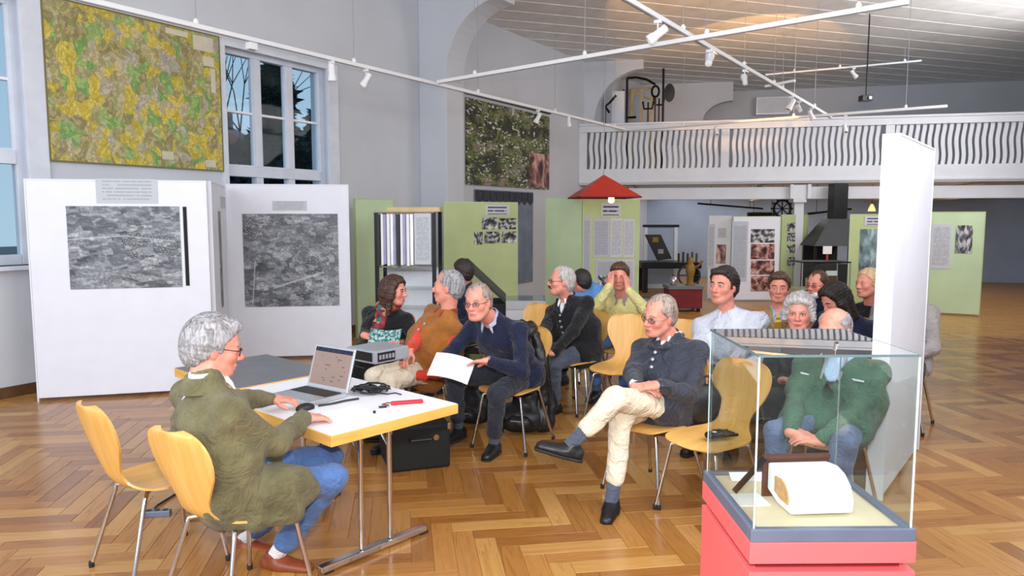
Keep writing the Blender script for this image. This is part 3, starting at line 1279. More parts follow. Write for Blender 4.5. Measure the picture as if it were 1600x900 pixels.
pC.sheet('aerial_photograph', 'aerial_print_town', (379, 334), (531, 477))
pC.sheet('caption_sheet', 'caption_sheet', (426, 314), (480, 329))
# the wall map
mu0, mz1 = LW.loc(60, 2)
mu1 = LW.loc(341, 100)[0]
mz1 = LW.loc(341, 58)[1]
mz0 = LW.loc(341, 268)[1]
mat('map_frame_paint', (120, 112, 70), .6)
wm = thing('wall_map', 'large yellow and green parcel map on the wall above the white panels', 'map', LW.at(mu0, mz0, 0.035), math.pi / 2)
MW, MH = mu1 - mu0, mz1 - mz0
box('map_sheet', 'parcel_map_print', 0.015, MW - .015, 0, .02, 0.015, MH - .015, wm)
for a in ((0, MW, -.004, .03, 0, .015), (0, MW, -.004, .03, MH - .015, MH), (0, .015, -.004, .03, .015, MH - .015), (MW - .015, MW, -.004, .03, .015, MH - .015)):
    box('map_frame', 'map_frame_paint', *a, parent=wm)
mat('map_legend_paper', (206, 200, 178), 0.7)


def on_map(px_, py_):
    u, z = LW.loc(px_, py_)
    return u - mu0, z - mz0


for (a, b) in (((298, 54), (330, 84)), ((314, 88), (331, 106)), ((255, 43), (290, 60)), ((250, 236), (268, 250)), ((318, 250), (334, 262)), ((326, 108), (334, 146))):
    ua, za_ = on_map(*a)
    ub, zb_ = on_map(*b)
    box('map_legend', 'map_legend_paper', ua, ub, -.006, 0, min(za_, zb_), max(za_, zb_), wm)

# colour aerial poster on the left wall
pu0, pz1 = LW.loc(726, 152)
pu1 = LW.loc(856, 200)[0]
pz0 = LW.loc(726, 288)[1]
po = thing('aerial_poster', 'large colour aerial poster of a village on the wall beside the arch', 'poster', LW.at(pu0, pz0, 0.04), math.pi / 2)
box('poster_print', 'village_aerial_print', 0, pu1 - pu0, 0, .025, 0, pz1 - pz0, po)
ua, za_ = LW.loc(824, 238)
ub, zb_ = LW.loc(855, 292)
box('inset_photograph', 'sepia_photo_1', ua - pu0, pu1 - pu0 - .02, -.006, 0, 0.02, za_ - pz0, po)
box('hanging_rod', 'black_metal', -.03, pu1 - pu0 + .03, -.02, .02, pz1 - pz0 + .06, pz1 - pz0 + .085, po)
# blue-grey hanging cloth below it
mat('blue_grey_cloth', (122, 134, 154), 0.8, var=0.12, scale=3)
cu0, cz1 = LW.loc(740, 291)
cu1 = LW.loc(831, 300)[0]
cl = thing('wall_banner', 'blue-grey hanging banner with scalloped top band below the village poster', 'banner', LW.at(cu0, .35, 0.03), math.pi / 2)
cw_ = cu1 - cu0
box('cloth', 'blue_grey_cloth', 0, cw_, 0, .012, 0, cz1 - .40, cl)
bm_ = MB()
n = 9
for k in range(n):
    a = cw_ * k / n
    w_ = cw_ / n
    bm_.prism([(a + .01, cz1 - .42), (a + w_ - .01, cz1 - .42), (a + w_ - .01, cz1 - .60), (a + w_ / 2, cz1 - .68), (a + .01, cz1 - .60)], -.012, 0)
bm_.build('scalloped_band', 'slate_jacket', cl)

# green panels
pD = Panel('green_display_panel', 'plain green display panel behind the woman with the scarf', 'display panel', D(557, 500, 10.3), D(617, 500, 10.9), 1.97, .04, 'panel_green', 'panel_olive')
pE = Panel('green_display_panel', 'green display panel with rows of black-and-white photographs below the village poster', 'display panel',
           D(694, 500, 11.6), D(808, 500, 12.2), 1.95, .04, 'panel_olive', 'panel_green')
pE.sheet('heading_sheet', 'heading_sheet', (757, 320), (795, 336))
for i, (a, b) in enumerate((((752, 340), (776, 358)), ((778, 341), (805, 358)), ((740, 362), (753, 382)), ((756, 362), (780, 380)), ((783, 362), (806, 379)))):
    pE.sheet('photograph', 'bw_photo_%d' % (i % 4), a, b)
pF = Panel('green_display_panel', 'light green display panel without prints left of the red canopy', 'display panel', D(852, 500, 13.2), D(907, 500, 12.9), 2.04, .04, 'panel_green')
pG = Panel('green_display_panel', 'green display panel with printed sheets under the red canopy', 'display panel', D(908, 500, 12.95), D(996, 500, 13.3), 2.02, .04, 'panel_olive', 'panel_green')
pG.sheet('heading_sheet', 'heading_sheet', (938, 318), (969, 338))
for a, b, m_ in (((911, 338), (921, 430), 'printed_sheet_dense'), ((926, 341), (951, 402), 'printed_sheet_dense'), ((953, 341), (971, 402), 'printed_sheet'),
                 ((973, 342), (990, 402), 'printed_sheet'), ((930, 406), (962, 452), 'printed_sheet_dense'), ((964, 406), (990, 450), 'printed_sheet')):
    pG.sheet('printed_sheet', m_, a, b)
pG.sheet('photograph', 'bw_photo_2', (934, 430), (953, 446), .008)
pH = Panel('white_display_panel', 'narrow pale panel with one small photograph beside the red chest', 'display panel', D(1104, 500, 15.2), D(1139, 500, 15.0), 1.74, .04, 'panel_white_shade', 'panel_green')
pH.sheet('photograph', 'sepia_photo_0', (1120, 382), (1134, 412))
pH.sheet('printed_sheet', 'printed_sheet', (1122, 356), (1135, 372))
pH.sheet('printed_sheet', 'printed_sheet', (1107, 350), (1116, 420))
pI = Panel('white_display_panel', 'white panel with a column of four sepia photographs beside the white column', 'display panel', D(1141, 500, 14.9), D(1214, 500, 14.9), 1.72, .04, 'panel_white', 'panel_green')
pI.sheet('printed_sheet', 'printed_sheet_dense', (1144, 346), (1166, 440))
for i, (y0, y1) in enumerate(((358, 379), (381, 405), (407, 429), (431, 455))):
    pI.sheet('photograph', ('bw_photo_1', 'sepia_photo_1', 'sepia_photo_2', 'sepia_photo_3')[i], (1173, y0), (1209, y1))
pJ = Panel('green_display_panel', 'olive display panel with small photographs just behind the white column', 'display panel', D(1215, 500, 16.3), D(1256, 500, 16.6), 1.76, .04, 'panel_olive')
for i, y in enumerate((348, 364, 382, 402)):
    pJ.sheet('photograph', 'bw_photo_%d' % i, (1229, y), (1241, y + 13))
pK = Panel('green_display_panel', 'green display panel with heading and blue-toned photograph beside the black hood', 'display panel', D(1321, 500, 13.5), D(1392, 500, 13.3), 1.76, .04, 'panel_olive', 'panel_green')
pK.sheet('heading_sheet', 'heading_sheet', (1351, 338), (1388, 352))
photo_mat('magazine_cover', [(0.3, (20, 70, 84)), (0.5, (52, 130, 130)), (0.6, (210, 214, 206)), (0.7, (60, 90, 120))], 9, 2)
photo_mat('blue_photo', [(0.3, (60, 76, 84)), (0.5, (120, 146, 152)), (0.65, (190, 214, 218))], 3, 5)
pK.sheet('photograph', 'blue_photo', (1344, 358), (1388, 432))
pL = Panel('green_display_panel', 'green display panel standing at the far end of the gallery row', 'display panel', D(1440, 500, 13.0), D(1530, 500, 12.6), 1.8, .04, 'panel_green', 'panel_olive')
pL.sheet('printed_sheet', 'printed_sheet', (1456, 350), (1484, 420))
pL.sheet('photograph', 'bw_photo_3', (1494, 352), (1518, 396))

# tall white screen at the right of the front row
sc = Panel('projection_screen_panel', 'tall white free-standing panel beside the glass display case', 'display panel',
           D(1376, 560, 4.35), D(1432, 560, 5.35), 2.20, .09, 'panel_white', 'panel_white')

# =================================================================== TRACK LIGHTING
TZ = 3.5
TRACKS = []


def track(label, pts, wires, z=TZ, w=.05):
    """a straight ceiling-hung rail through picture points, all at one height"""
    P = [c2w(F(x, y, z)) for x, y in pts]
    a, b_ = P[0], P[-1]
    d = b_ - a
    TRACKS.append((a.copy(), b_.copy(), z))
    root = thing('lighting_track', label, 'light track', a, math.atan2(d.y, d.x))
    MB().box(0, d.length, -w / 2, w / 2, 0, w * .9).build('rail', 'lamp_white', root, .006)
    MB().box(.01, d.length - .01, -w * .2, w * .2, -.004, 0).build('rail_slot', 'grey_plastic', root)
    for t in wires:
        x = d.length * t
        MB().tube([(x, 0, w * .9), (x, 0, CEIL - z)], .004, 6).build('suspension_wire', 'grey_plastic', root)
        MB().lathe([(.025, w * .9), (.025, w * .9 + .03), (.01, w * .9 + .05)], 10, Matrix.Translation((x, 0, 0))).build('wire_clip', 'lamp_white', root)
    return root


track('white lighting track running along the left wall past the window', ((60, -14), (985, 206)), (.12, .3, .52, .72, .93))
track('white lighting track crossing the hall in front of the arch', ((684, 131), (1420, 7)), (.12, .42, .68, .93))
track('white lighting track running lengthwise under the ceiling boards', ((930, -25), (1298, 185)), (.2, .42, .62, .85), TZ + .055)
track('white lighting track in front of the gallery balusters', ((960, 206), (1480, 168)), (.25, .6, .9), TZ - .02)
track('thin white lighting track high over the gallery', ((1196, 118), (1440, 96)), (.2, .5, .9), 4.7, .035)
track('short white cross piece of track near the lit spotlights', ((1196, 137), (1242, 128)), (.3,), TZ + .115, .04)


def spot(label, px_, py_, z, aim, lit=False, size=1.0, stem=.10):
    p = c2w(F(px_, py_, z))
    best = None
    for (ta, tb_, tz) in TRACKS:
        if abs(tz - z) > .03:
            continue
        dd_ = tb_ - ta
        q_ = ta + dd_ * min(1, max(0, (p - ta).dot(dd_) / dd_.dot(dd_)))
        if best is None or (q_ - p).length < (best - p).length:
            best = q_
    p = Vector((best.x, best.y, best.z + .002))
    a = c2w(Vector((aim[0], aim[1], 0)))
    d = Vector((a.x, a.y, aim[2])).normalized()
    root = thing('track_spotlight', label, 'spotlight', (p.x, p.y, p.z - .004))
    MB().box(-.03 * size, .03 * size, -.018, .018, -.03, 0).build('adaptor', 'lamp_white', root, .003)
    MB().tube([(0, 0, -.03), (0, 0, -.03 - stem)], .007, 8).build('stem', 'lamp_white', root)
    c = Vector((0, 0, -.03 - stem))
    M = Matrix.Translation(c) @ d.to_track_quat('Z', 'Y').to_matrix().to_4x4()
    s = size
    MB().lathe([(.020 * s, -.09 * s), (.034 * s, -.085 * s), (.036 * s, .02 * s), (.046 * s, .05 * s), (.046 * s, .09 * s), (.038 * s, .09 * s), (.034 * s, .07 * s)], 16, M) \
        .build('lamp_head', 'lamp_white', root, smooth=True)
    MB().lathe([(.001, .068 * s), (.033 * s, .072 * s)], 16, M).build('lens', 'bulb' if lit else 'dark_chrome', root)
    if lit:
        l = bpy.data.lights.new('spot_beam', 'SPOT')
        l.energy = 300
        l.color = (1.0, .50, .14)
        l.spot_size = 1.0
        l.shadow_soft_size = .03
        lo = bpy.data.objects.new('spot_beam', l)
        col.objects.link(lo)
        lo.parent = root
        lo.location = c + d * .12 * s
        lo.rotation_euler = d.to_track_quat('-Z', 'Y').to_euler()
    return root


spot('white spotlight pointing straight down beside the window', 499, 98, TZ, (0.05, 0, -1), size=1.1)
spot('white spotlight tilted over the wall just past the window', 556, 110, TZ, (-.6, -.1, -1), size=1.0)
spot('white spotlight in front of the top edge of the village poster', 826, 173, TZ, (-.5, .1, -1))
spot('small round spotlight beyond the village poster', 877, 184, TZ, (.1, .3, -1), stem=.04)
spot('white spotlight near the crossing of the two tracks, aimed left', 1021, 32, TZ + .055, (-1, .1, -.75), size=1.15)
spot('lit spotlight just past the crossing of the two tracks', 1100, 78, TZ + .055, (.25, .7, .55), True, 1.15, .08)
spot('lit spotlight shining up at the ceiling boards behind the crossing', 1158, 109, TZ + .055, (.1, .8, .7), True, .9, .10)
spot('white spotlight with dark shade near the end of the lengthwise track', 1235, 150, TZ + .055, (-.6, -.2, -1), size=1.1)
spot('lit spotlight near the end of the lengthwise track', 1247, 157, TZ + .055, (.1, 1, .45), True, 1.0, .1)
spot('white spotlight at the end of the lengthwise track', 1268, 168, TZ + .055, (.4, -.2, -1))
spot('white spotlight hanging before the middle newel post of the gallery', 1118, 194, TZ - .02, (.1, -.5, -1), size=.9)
spot('white spotlight on a long stem before the gallery balusters', 1322, 180, TZ - .02, (0, -.5, -1), size=.9, stem=.2)
spot('small white spotlight on the thin high track', 1335, 106, 4.7, (.4, -.2, -.6), size=1.0, stem=.1)
r_ = c2w(F(393, 66, TZ))
tb = thing('track_feed_box', 'white power feed box on the track above the window', 'junction box', (r_.x, r_.y, TZ - .075), math.pi / 2)
MB().box(-.05, .05, -.035, .035, 0, .07).build('housing', 'lamp_white', tb, .006)
MB().box(-.04, .04, -.02, .02, -.005, 0).build('cover_plate', 'grey_plastic', tb)

# red pyramid canopy hanging before the printed panels
p = D(943, 308, 12.2)
can = thing('pendant_canopy', 'red pyramid-shaped canopy lamp hanging above the printed green panel', 'lamp', c2w(p), YAW + .12)
hw, ht = .50, .36
b = MB()
b.add([(-hw, -hw, 0), (hw, -hw, 0), (hw, hw, 0), (-hw, hw, 0), (-.01, -.01, ht), (.01, -.01, ht), (.01, .01, ht), (-.01, .01, ht)],
      [(0, 1, 5, 4), (1, 2, 6, 5), (2, 3, 7, 6), (3, 0, 4, 7), (4, 5, 6, 7)])
b.build('canopy_shade', 'red_enamel', can)
MB().box(-hw, hw, -hw, -hw + .015, -.02, 0).box(-hw, hw, hw - .015, hw, -.02, 0).box(-hw, -hw + .015, -hw, hw, -.02, 0).box(hw - .015, hw, -hw, hw, -.02, 0).build('rim', 'dark_red_cloth', can)
MB().tube([(0, 0, ht), (0, 0, CEIL - p.z)], .006, 6).build('cord', 'grey_plastic', can)
MB().lathe([(.02, -.10), (.05, -.08), (.05, -.03), (.02, 0.1)], 12, Matrix.Translation((.08, -.2, 0))).build('bulb', 'bulb', can)

# =================================================================== THINGS UNDER AND ON THE GALLERY
def place(name, label, cat, px_, depth, rot=0.0, z=0.0):
    v = D(px_, 400, depth)
    return thing(name, label, cat, c2w((v.x, v.y, z)), YAW + rot)


def hgt(py_, depth, px_=900):
    return D(px_, py_, depth).z


# plan rack with hanging charts, left
dpt = 9.3
rk = place('chart_rack', 'rack of hanging white and lilac charts with a wooden top bar', 'rack', 583, dpt, -.12)
S = dpt / FPX
zt = hgt(331, dpt, 620)
MB().box(.16, .84, .10, .30, zt, zt + .06).build('top_bar', 'frame_wood', rk, .005)
for xx in (.02, .76):
    MB().box(xx, xx + .045, .0, .04, 0, zt).build('post', 'black_metal', rk)
    MB().box(xx, xx + .045, .36, .40, 0, zt).build('post', 'black_metal', rk)
    MB().box(xx, xx + .045, .04, .36, .02, .06).build('foot', 'black_metal', rk)
MB().tube([(.02, -.01, zt - .01), (.80, -.01, zt - .01)], .010, 8).build('rail', 'chrome', rk)
MB().tube([(.02, .02, 1.08), (.80, .02, 1.08)], .008, 8).build('rail', 'chrome', rk)
mat('lilac_paper', (176, 172, 206), 0.6)
x = .06
for k in range(11):
    w_ = .036
    M = Matrix.Translation((x, .02, 0)) @ Matrix.Rotation(.25 * math.sin(k * 2.1), 4, 'Z')
    MB().box(0, w_, -.03, .02, 1.10 + .01 * (k % 3), zt - .03, M).build('hanging_chart', ('black_plastic', 'paper', 'lilac_paper', 'paper', 'aluminium', 'lilac_paper')[k % 6], rk)
    x += .042
box('wall_chart', 'printed_sheet', .54, .75, -.01, 0, 1.12, zt - .02, rk)
for zz in (.55, .80, 1.03):
    box('glass_shelf', 'clear_glass', .07, .76, .03, .36, zz, zz + .01, rk)
box('back_panel', 'panel_white_shade', .07, .76, .362, .375, .1, 1.05, rk)
# black sloped lid / desk
v = D(772, 430, 8.9)
dk = thing('sloping_desk', 'black sloping lid of a desk behind the men in brown and navy', 'desk', c2w((v.x, v.y, 0)), YAW)
z0, z1 = hgt(466, 8.9), hgt(408, 8.9)
MB().prism([(-.38, z1), (-.34, z1 + .02), (.14, z0 + .02), (.14, z0 - .02)], -.35, .35).build('lid', 'black_plastic', dk)
MB().box(-.38, .14, -.33, .33, .1, z0 - .03).build('body', 'black_matte', dk, .01)
for sx in (-.36, .08):
    for sy in (-.3, .26):
        box('leg', 'black_metal', sx, sx + .04, sy, sy + .04, 0, .1, dk)
# low white showcase row
for (pxa, pxb, dd, lab) in ((786, 850, 10.2, 'low white showcase with glass lid behind the beech chair'), (1000, 1052, 12.6, 'low pale showcase beside the red chest')):
    a, c = D(pxa, 400, dd), D(pxb, 400, dd)
    t = thing('low_showcase', lab, 'showcase', c2w((a.x, a.y, 0)), YAW)
    w_ = c.x - a.x
    h_ = hgt(470, dd)
    MB().box(0, w_, 0, .6, .12, h_ - .12).build('body', 'panel_white_shade', t, .01)
    for sx in (.02, w_ - .06):
        for sy in (.02, .54):
            box('leg', 'aluminium', sx, sx + .04, sy, sy + .04, 0, .12, t)
    MB().box(-.02, w_ + .02, -.02, .62, h_ - .12, h_ - .1).box(-.02, w_ + .02, -.02, 0, h_ - .1, h_).box(-.02, w_ + .02, .6, .62, h_ - .1, h_) \
        .build('rim', 'aluminium', t)
    box('glass_lid', 'clear_glass', -.02, w_ + .02, -.02, .62, h_, h_ + .01, t)
    for k in range(3):
        box('document', 'printed_sheet', .05 + k * w_ / 3.2, .05 + (k + .8) * w_ / 3.2, .1, .45, h_ - .1, h_ - .095, t)

# dark old machine with a tilted lid
dm = place('old_printing_press', 'black old machine with a raised tilted lid under the gallery', 'machine', 1003, 16.5)
zz = lambda y: hgt(y, 16.5)
MB().box(0, 1.35, 0, .8, .55, zz(410)).build('body', 'black_metal', dm, .02)
for sx in (.05, 1.2):
    for sy in (.05, .65):
        box('leg', 'black_metal', sx, sx + .1, sy, sy + .1, 0, .55, dm)
MB().prism([(.10, zz(367)), (.46, zz(367)), (.72, zz(405)), (.40, zz(408))], .2, .3).build('tilted_lid', 'black_plastic', dm, .01)
box('brass_plate', 'brass', .27, .40, .19, .2, zz(379), zz(371), dm)
box('maker_plate', 'grey_plastic', .40, .52, .19, .2, zz(397), zz(390), dm)
for k in range(5):
    MB().tube([(.85 + .1 * k, .1, zz(412)), (.85 + .1 * k, .1, zz(396) + .03 * (k % 2))], .025, 8).build('lever', 'dark_chrome', dm)
MB().lathe([(.22, -.03), (.26, -.03), (.26, .03), (.22, .03), (.22, -.03)], 20, Matrix.Translation((1.05, -.06, zz(430))) @ Matrix.Rotation(math.pi / 2, 4, 'X'), cap=False).build('flywheel', 'dark_chrome', dm)
MB().tube([(.83, -.06, zz(430)), (1.27, -.06, zz(430))], .015).build('spoke', 'dark_chrome', dm)
MB().tube([(1.05, -.06, zz(430) - .22), (1.05, -.06, zz(430) + .22)], .015).build('spoke', 'dark_chrome', dm)
# white framed glass door leaning behind it
df = place('framed_screen', 'pale framed doorway screen behind the black machine', 'screen', 1006, 17.6)
zt = hgt(355, 17.6)
for a in ((0, .08, 0, .06, 0, zt), (.72, .80, 0, .06, 0, zt), (.08, .72, 0, .06, .0, .1)):
    box('upright', 'white_paint', *a, parent=df)
box('lintel', 'black_metal', -.03, .83, -.01, .07, zt, zt + .06, df)
box('panel', 'blue_grey_plaster', .08, .72, .02, .04, .1, zt, df)
# red chest with a gilt figure
ch = place('red_chest', 'dark red chest with grey lid beside the black machine', 'chest', 1047, 13.2)
zt = hgt(447, 13.2)
MB().box(0, .60, 0, .5, .06, zt - .06).build('body', 'dark_red_cloth', ch, .008)
MB().box(-.02, .62, -.02, .52, zt - .06, zt).build('lid', 'dark_grey_top', ch, .008)
for sx in (.03, .51):
    for sy in (.03, .41):
        box('foot', 'black_metal', sx, sx + .06, sy, sy + .06, 0, .06, ch)
fg = thing('gilt_figurine', 'gilt standing figurine on the red chest', 'figurine', ch.matrix_basis @ Vector((.42, .2, zt)))
MB().lathe([(.08, 0), (.08, .03), (.05, .05), (.05, .14), (.085, .24), (.09, .34), (.045, .40), (.055, .45), (.03, .50), (.001, .52)], 14).build('figure', 'brass', fg, smooth=True)
MB().tube([(.07, 0, .32), (.15, 0, .36), (.22, 0, .45)], .02).build('arm', 'brass', fg)
MB().lathe([(.11, -.02), (.11, 0.0)], 14).build('base', 'black_plastic', fg)
jr = thing('pewter_jar', 'small pewter jar beside the gilt figurine', 'jar', ch.matrix_basis @ Vector((.10, .12, zt)))
MB().lathe([(.05, 0), (.07, .05), (.06, .14), (.03, .17)], 14).build('body', 'chrome', jr, smooth=True)
MB().lathe([(.035, .17), (.02, .20), (.001, .21)], 12).build('lid', 'dark_chrome', jr, smooth=True)

# black forge hood and a glass case by the column
hd = place('forge_hood', 'black forge hood with flue beside the white column', 'hood', 1272, 15.6)
za_, zb_ = hgt(342, 15.8), hgt(384, 15.8)
b = MB()
b.add([(0, 0, zb_), (.82, 0, zb_), (.82, .8, zb_), (0, .8, zb_), (.38, .2, za_), (.82, .2, za_), (.82, .6, za_), (.38, .6, za_)],
      [(0, 1, 5, 4), (1, 2, 6, 5), (2, 3, 7, 6), (3, 0, 4, 7), (4, 5, 6, 7), (0, 3, 2, 1)])
b.build('hood', 'black_metal', hd)
box('flue', 'black_metal', .48, .78, .25, .55, za_, Z_FB - .05, hd)
MB().box(.02, .8, .1, .75, .0, .7).build('hearth', 'black_matte', hd, .02)
box('label_card', 'paper', .17, .36, -.03, -.02, hgt(396, 15.8), hgt(384, 15.8), hd)
for xx in (.03, .75):
    box('post', 'black_metal', xx, xx + .05, .05, .1, .7, zb_, hd)
box('back_sheet', 'black_matte', .05, .8, .7, .72, .7, zb_, hd)
MB().tube([(.40, .3, .7), (.42, .3, 1.3), (.5, .3, 1.55)], .03).build('fire_poker', 'red_enamel', hd)
gc = place('glass_case', 'small glass showcase with dark frame before the forge hood', 'showcase', 1254, 12.0)
zt, zb_ = hgt(411, 12.0), hgt(452, 12.0)
MB().box(0, .8, 0, .5, 0.0, zb_).build('pedestal', 'panel_olive', gc, .01)
for sx in (0, .785):
    for sy in (0, .485):
        box('post', 'aluminium', sx, sx + .015, sy, sy + .015, zb_, zt, gc)
box('top_frame', 'black_metal', 0, .8, 0, .5, zt, zt + .02, gc)
for a in ((.015, .785, .003, .009), (.015, .785, .49, .496)):
    box('pane', 'clear_glass', *a, zb_, zt, gc)
box('exhibit_block', 'beige_plaster', .2, .5, .15, .35, zb_, zb_ + .16, gc)
box('exhibit_card', 'paper', .42, .6, .05, .07, zb_ + .22, zb_ + .3, gc)
MB().box(.42, .6, .05, .3, zb_ + .0, zb_ + .22).build('exhibit_stand', 'dark_wood', gc)
# glowing small pendant
p = D(1362, 330, 16.8)
pd = thing('pendant_lamp', 'small glowing amber pendant lamp before the green panel heading', 'lamp', c2w(p))
mat('amber_glass', (255, 196, 96), 0.3, emit=3.0, var=0.0)
MB().lathe([(.08, 0), (.065, .06), (.025, .15), (.012, .16)], 14).build('shade', 'amber_glass', pd, smooth=True)
MB().tube([(0, 0, .16), (0, 0, Z_FB - p.z)], .006, 6).build('cord', 'black_plastic', pd)
# dark pipes and tools hung under the gallery
for (xa, ya, xb, yb, dd, r, lab) in ((1090, 318, 1192, 326, 17.6, .022, 'thin black pipe under the gallery edge beam'),
                                     (1168, 335, 1215, 334, 17.4, .05, 'thick black rod laid across the panel tops'),
                                     (1262, 334, 1330, 326, 16.9, .03, 'black iron bar above the forge hood')):
    a, c = c2w(D(xa, ya, dd)), c2w(D(xb, yb, dd))
    t = thing('iron_bar', lab, 'bar', a)
    MB().tube([(0, 0, 0), c - a], r, 8).build('bar', 'black_metal', t)
    for k in (.2, .8):
        q = (c - a) * k
        MB().tube([q, (q.x, q.y, Z_FB - a.z - .02)], .006, 6).build('hanger', 'black_metal', t)
a = c2w(D(1222, 326, 17.2))
t = thing('iron_gear', 'black toothed iron wheel hanging under the gallery beside the column', 'wheel', a, YAW)
M = Matrix.Rotation(math.pi / 2, 4, 'X')
MB().lathe([(.17, -.02), (.22, -.02), (.22, .02), (.17, .02), (.17, -.02)], 22, M, cap=False).build('rim', 'black_metal', t)
for k in range(12):
    an = 2 * math.pi * k / 12
    MB().box(-.02, .02, -.02, .02, .21, .26, Matrix.Rotation(an, 4, 'Y')).build('tooth', 'black_metal', t)
for k in range(4):
    MB().box(-.012, .012, -.012, .012, -.18, .18, Matrix.Rotation(math.pi * k / 4, 4, 'Y')).build('spoke', 'black_metal', t)
MB().tube([(0, 0, .22), (0, 0, Z_FB - a.z)], .006, 6).build('hanger', 'black_metal', t)

# exhibits standing on the gallery
GZ = Z_FB + .12


def gal_px(px_, py_, off):
    pl = Plane(w2c(BP.at(0, 0, -off)), w2c(BP.at(5, 0, -off)))
    u, z = pl.loc(px_, py_)
    return u, z


def gal_thing(name, label, cat, px_, off):
    u, _ = gal_px(px_, 150, off)
    return thing(name, label, cat, BP.at(u, GZ, -off), BP.rot), u


t, u0 = gal_thing('iron_stand', 'tall black iron stand with curved top bar on the gallery', 'stand', 980, 2.0)
q = lambda px_, py_: (gal_px(px_, py_, 2.0)[0] - u0, 0, gal_px(px_, py_, 2.0)[1] - GZ)
MB().tube([(0, 0, 0), q(980, 122)], .03).build('upright', 'black_metal', t)
MB().tube([q(980, 122), q(994, 121), q(1010, 124), q(1024, 132)], .03).build('top_bar', 'black_metal', t)
MB().box(-.1, .5, -.2, .2, 0, .03).build('base', 'black_metal', t)
MB().tube([q(979, 184), q(994, 183)], .03).build('lower_hook', 'black_metal', t)
MB().tube([(-.08, -.15, 0), (-.08, -.15, q(962, 142)[2])], .03).build('rear_upright', 'black_metal', t)
t, u0 = gal_thing('wooden_loom_frame', 'light wooden loom frame beside the iron stand on the gallery', 'loom', 988, 2.7)
q = lambda px_, py_: (gal_px(px_, py_, 2.7)[0] - u0, 0, gal_px(px_, py_, 2.7)[1] - GZ)
for px_ in (988, 1003, 1018):
    a = q(px_, 140)
    MB().box(a[0] - .03, a[0] + .03, -.03, .03, 0, a[2]).build('upright', 'frame_wood', t)
MB().tube([q(986, 141), q(1018, 137)], .035).build('top_beam', 'frame_wood', t)
MB().tube([q(988, 146), q(1020, 156)], .025).build('diagonal_brace', 'frame_wood', t)
MB().box(q(988, 180)[0], q(1018, 180)[0], .0, .05, .25, .33).build('lower_beam', 'frame_wood', t)
t, u0 = gal_thing('tall_iron_pole', 'tall black pole with round paddle on the gallery', 'pole', 1037, 1.4)
q = lambda px_, py_: (gal_px(px_, py_, 1.4)[0] - u0, 0, gal_px(px_, py_, 1.4)[1] - GZ)
MB().tube([(0, 0, .02), q(1037, 97)], .028).build('pole', 'black_metal', t)
c_ = q(1046, 145)
b = MB()
b.lathe([(.001, -.03), (.13, -.02), (.13, .02), (.001, .03)], 16, Matrix.Translation(c_) @ Matrix.Diagonal((1, 1, 1.7, 1)) @ Matrix.Rotation(math.pi / 2, 4, 'X'))
b.build('paddle', 'black_plastic', t)
MB().tube([q(1037, 150), c_], .02).build('paddle_arm', 'black_metal', t)
MB().lathe([(.2, 0), (.2, .03), (.04, .05)], 14).build('base', 'black_metal', t)
for i, (px_, top, lab) in enumerate(((1013, 166, 'black hay fork'), (1024, 143, 'black tool with looped head'), (1030, 160, 'short black tool'), (936, 160, 'rusty sickle tool in the corner'))):
    of_ = .55 if i == 3 else 1.6 + .15 * i
    t, u0 = gal_thing('farm_tool', lab + ' standing on the gallery behind the balusters', 'tool', px_ + (10 if i == 3 else 0), of_)
    h_ = gal_px(px_, top, of_)[1] - GZ
    MB().tube([(0, 0, 0), (0, 0, h_ - .1)], .022).build('shaft', 'dark_wood', t)
    if i == 1:
        MB().tube([(.09 * math.cos(a_), 0, h_ + .09 * 1.5 * math.sin(a_)) for a_ in [k * math.pi / 6 for k in range(12)]], .03, 6, True).build('loop_head', 'black_metal', t)
    elif i == 3:
        MB().tube([(.1, 0, h_ - .25), (0, 0, h_ - .1), (.12, 0, h_ + .0), (.25, 0, h_ + .15)], .03).build('blade', 'black_metal', t)
    else:
        MB().tube([(-.13, 0, h_ + .12), (-.1, 0, h_ - .06), (.1, 0, h_ - .06), (.13, 0, h_ + .12)], .025).build('tines', 'black_metal', t)
        MB().tube([(0, 0, h_ - .1), (0, 0, h_ + .1)], .02).build('middle_tine', 'black_metal', t)
t, u0 = gal_thing('white_exhibit_board', 'pale board leaning behind the iron stand on the gallery', 'board', 968, 1.0)
q = lambda px_, py_: gal_px(px_, py_, 1.0)[1] - GZ
MB().box(-.18, .12, 0, .04, 0, q(970, 142)).build('board', 'panel_white_shade', t, .004)
box('foot', 'dark_wood', -.18, .12, -.1, .14, 0, .04, t)
t, u0 = gal_thing('white_exhibit_cabinet', 'white cabinet against the far wall of the gallery', 'cabinet', 1054, 4.0)
MB().box(-.2, .25, 0, .5, 0, 1.1).build('body', 'white_paint', t, .01)
MB().box(-.18, .23, -.02, 0, .05, 1.05).build('door', 'panel_white_shade', t, .005)
t, u0 = gal_thing('window_like_frame', 'grey framed picture on the far wall of the gallery', 'picture', 1205, 4.95)
za_ = gal_px(1205, 168, 4.95)[1] - GZ
t.location.z += za_ - .2
MB().box(-.4, .5, -.03, .03, 0, .5).build('frame', 'aluminium', t, .005)
box('picture_sheet', 'panel_white_shade', -.35, .45, -.04, -.03, .05, .45, t)
v = c2w(D(1353, 153, 13.5))
t = thing('ceiling_projector', 'small black projector hanging below the ceiling over the gallery', 'projector', v, YAW)
MB().box(-.10, .10, -.08, .08, -.06, .04).build('housing', 'black_plastic', t, .008)
MB().tube([(0, 0, .04), (0, 0, CEIL - v.z)], .012).build('ceiling_rod', 'black_metal', t)
MB().lathe([(.03, 0), (.03, .03)], 12, Matrix.Translation((0.03, -.08, -.01)) @ Matrix.Rotation(math.pi / 2, 4, 'X')).build('lens', 'dark_chrome', t)


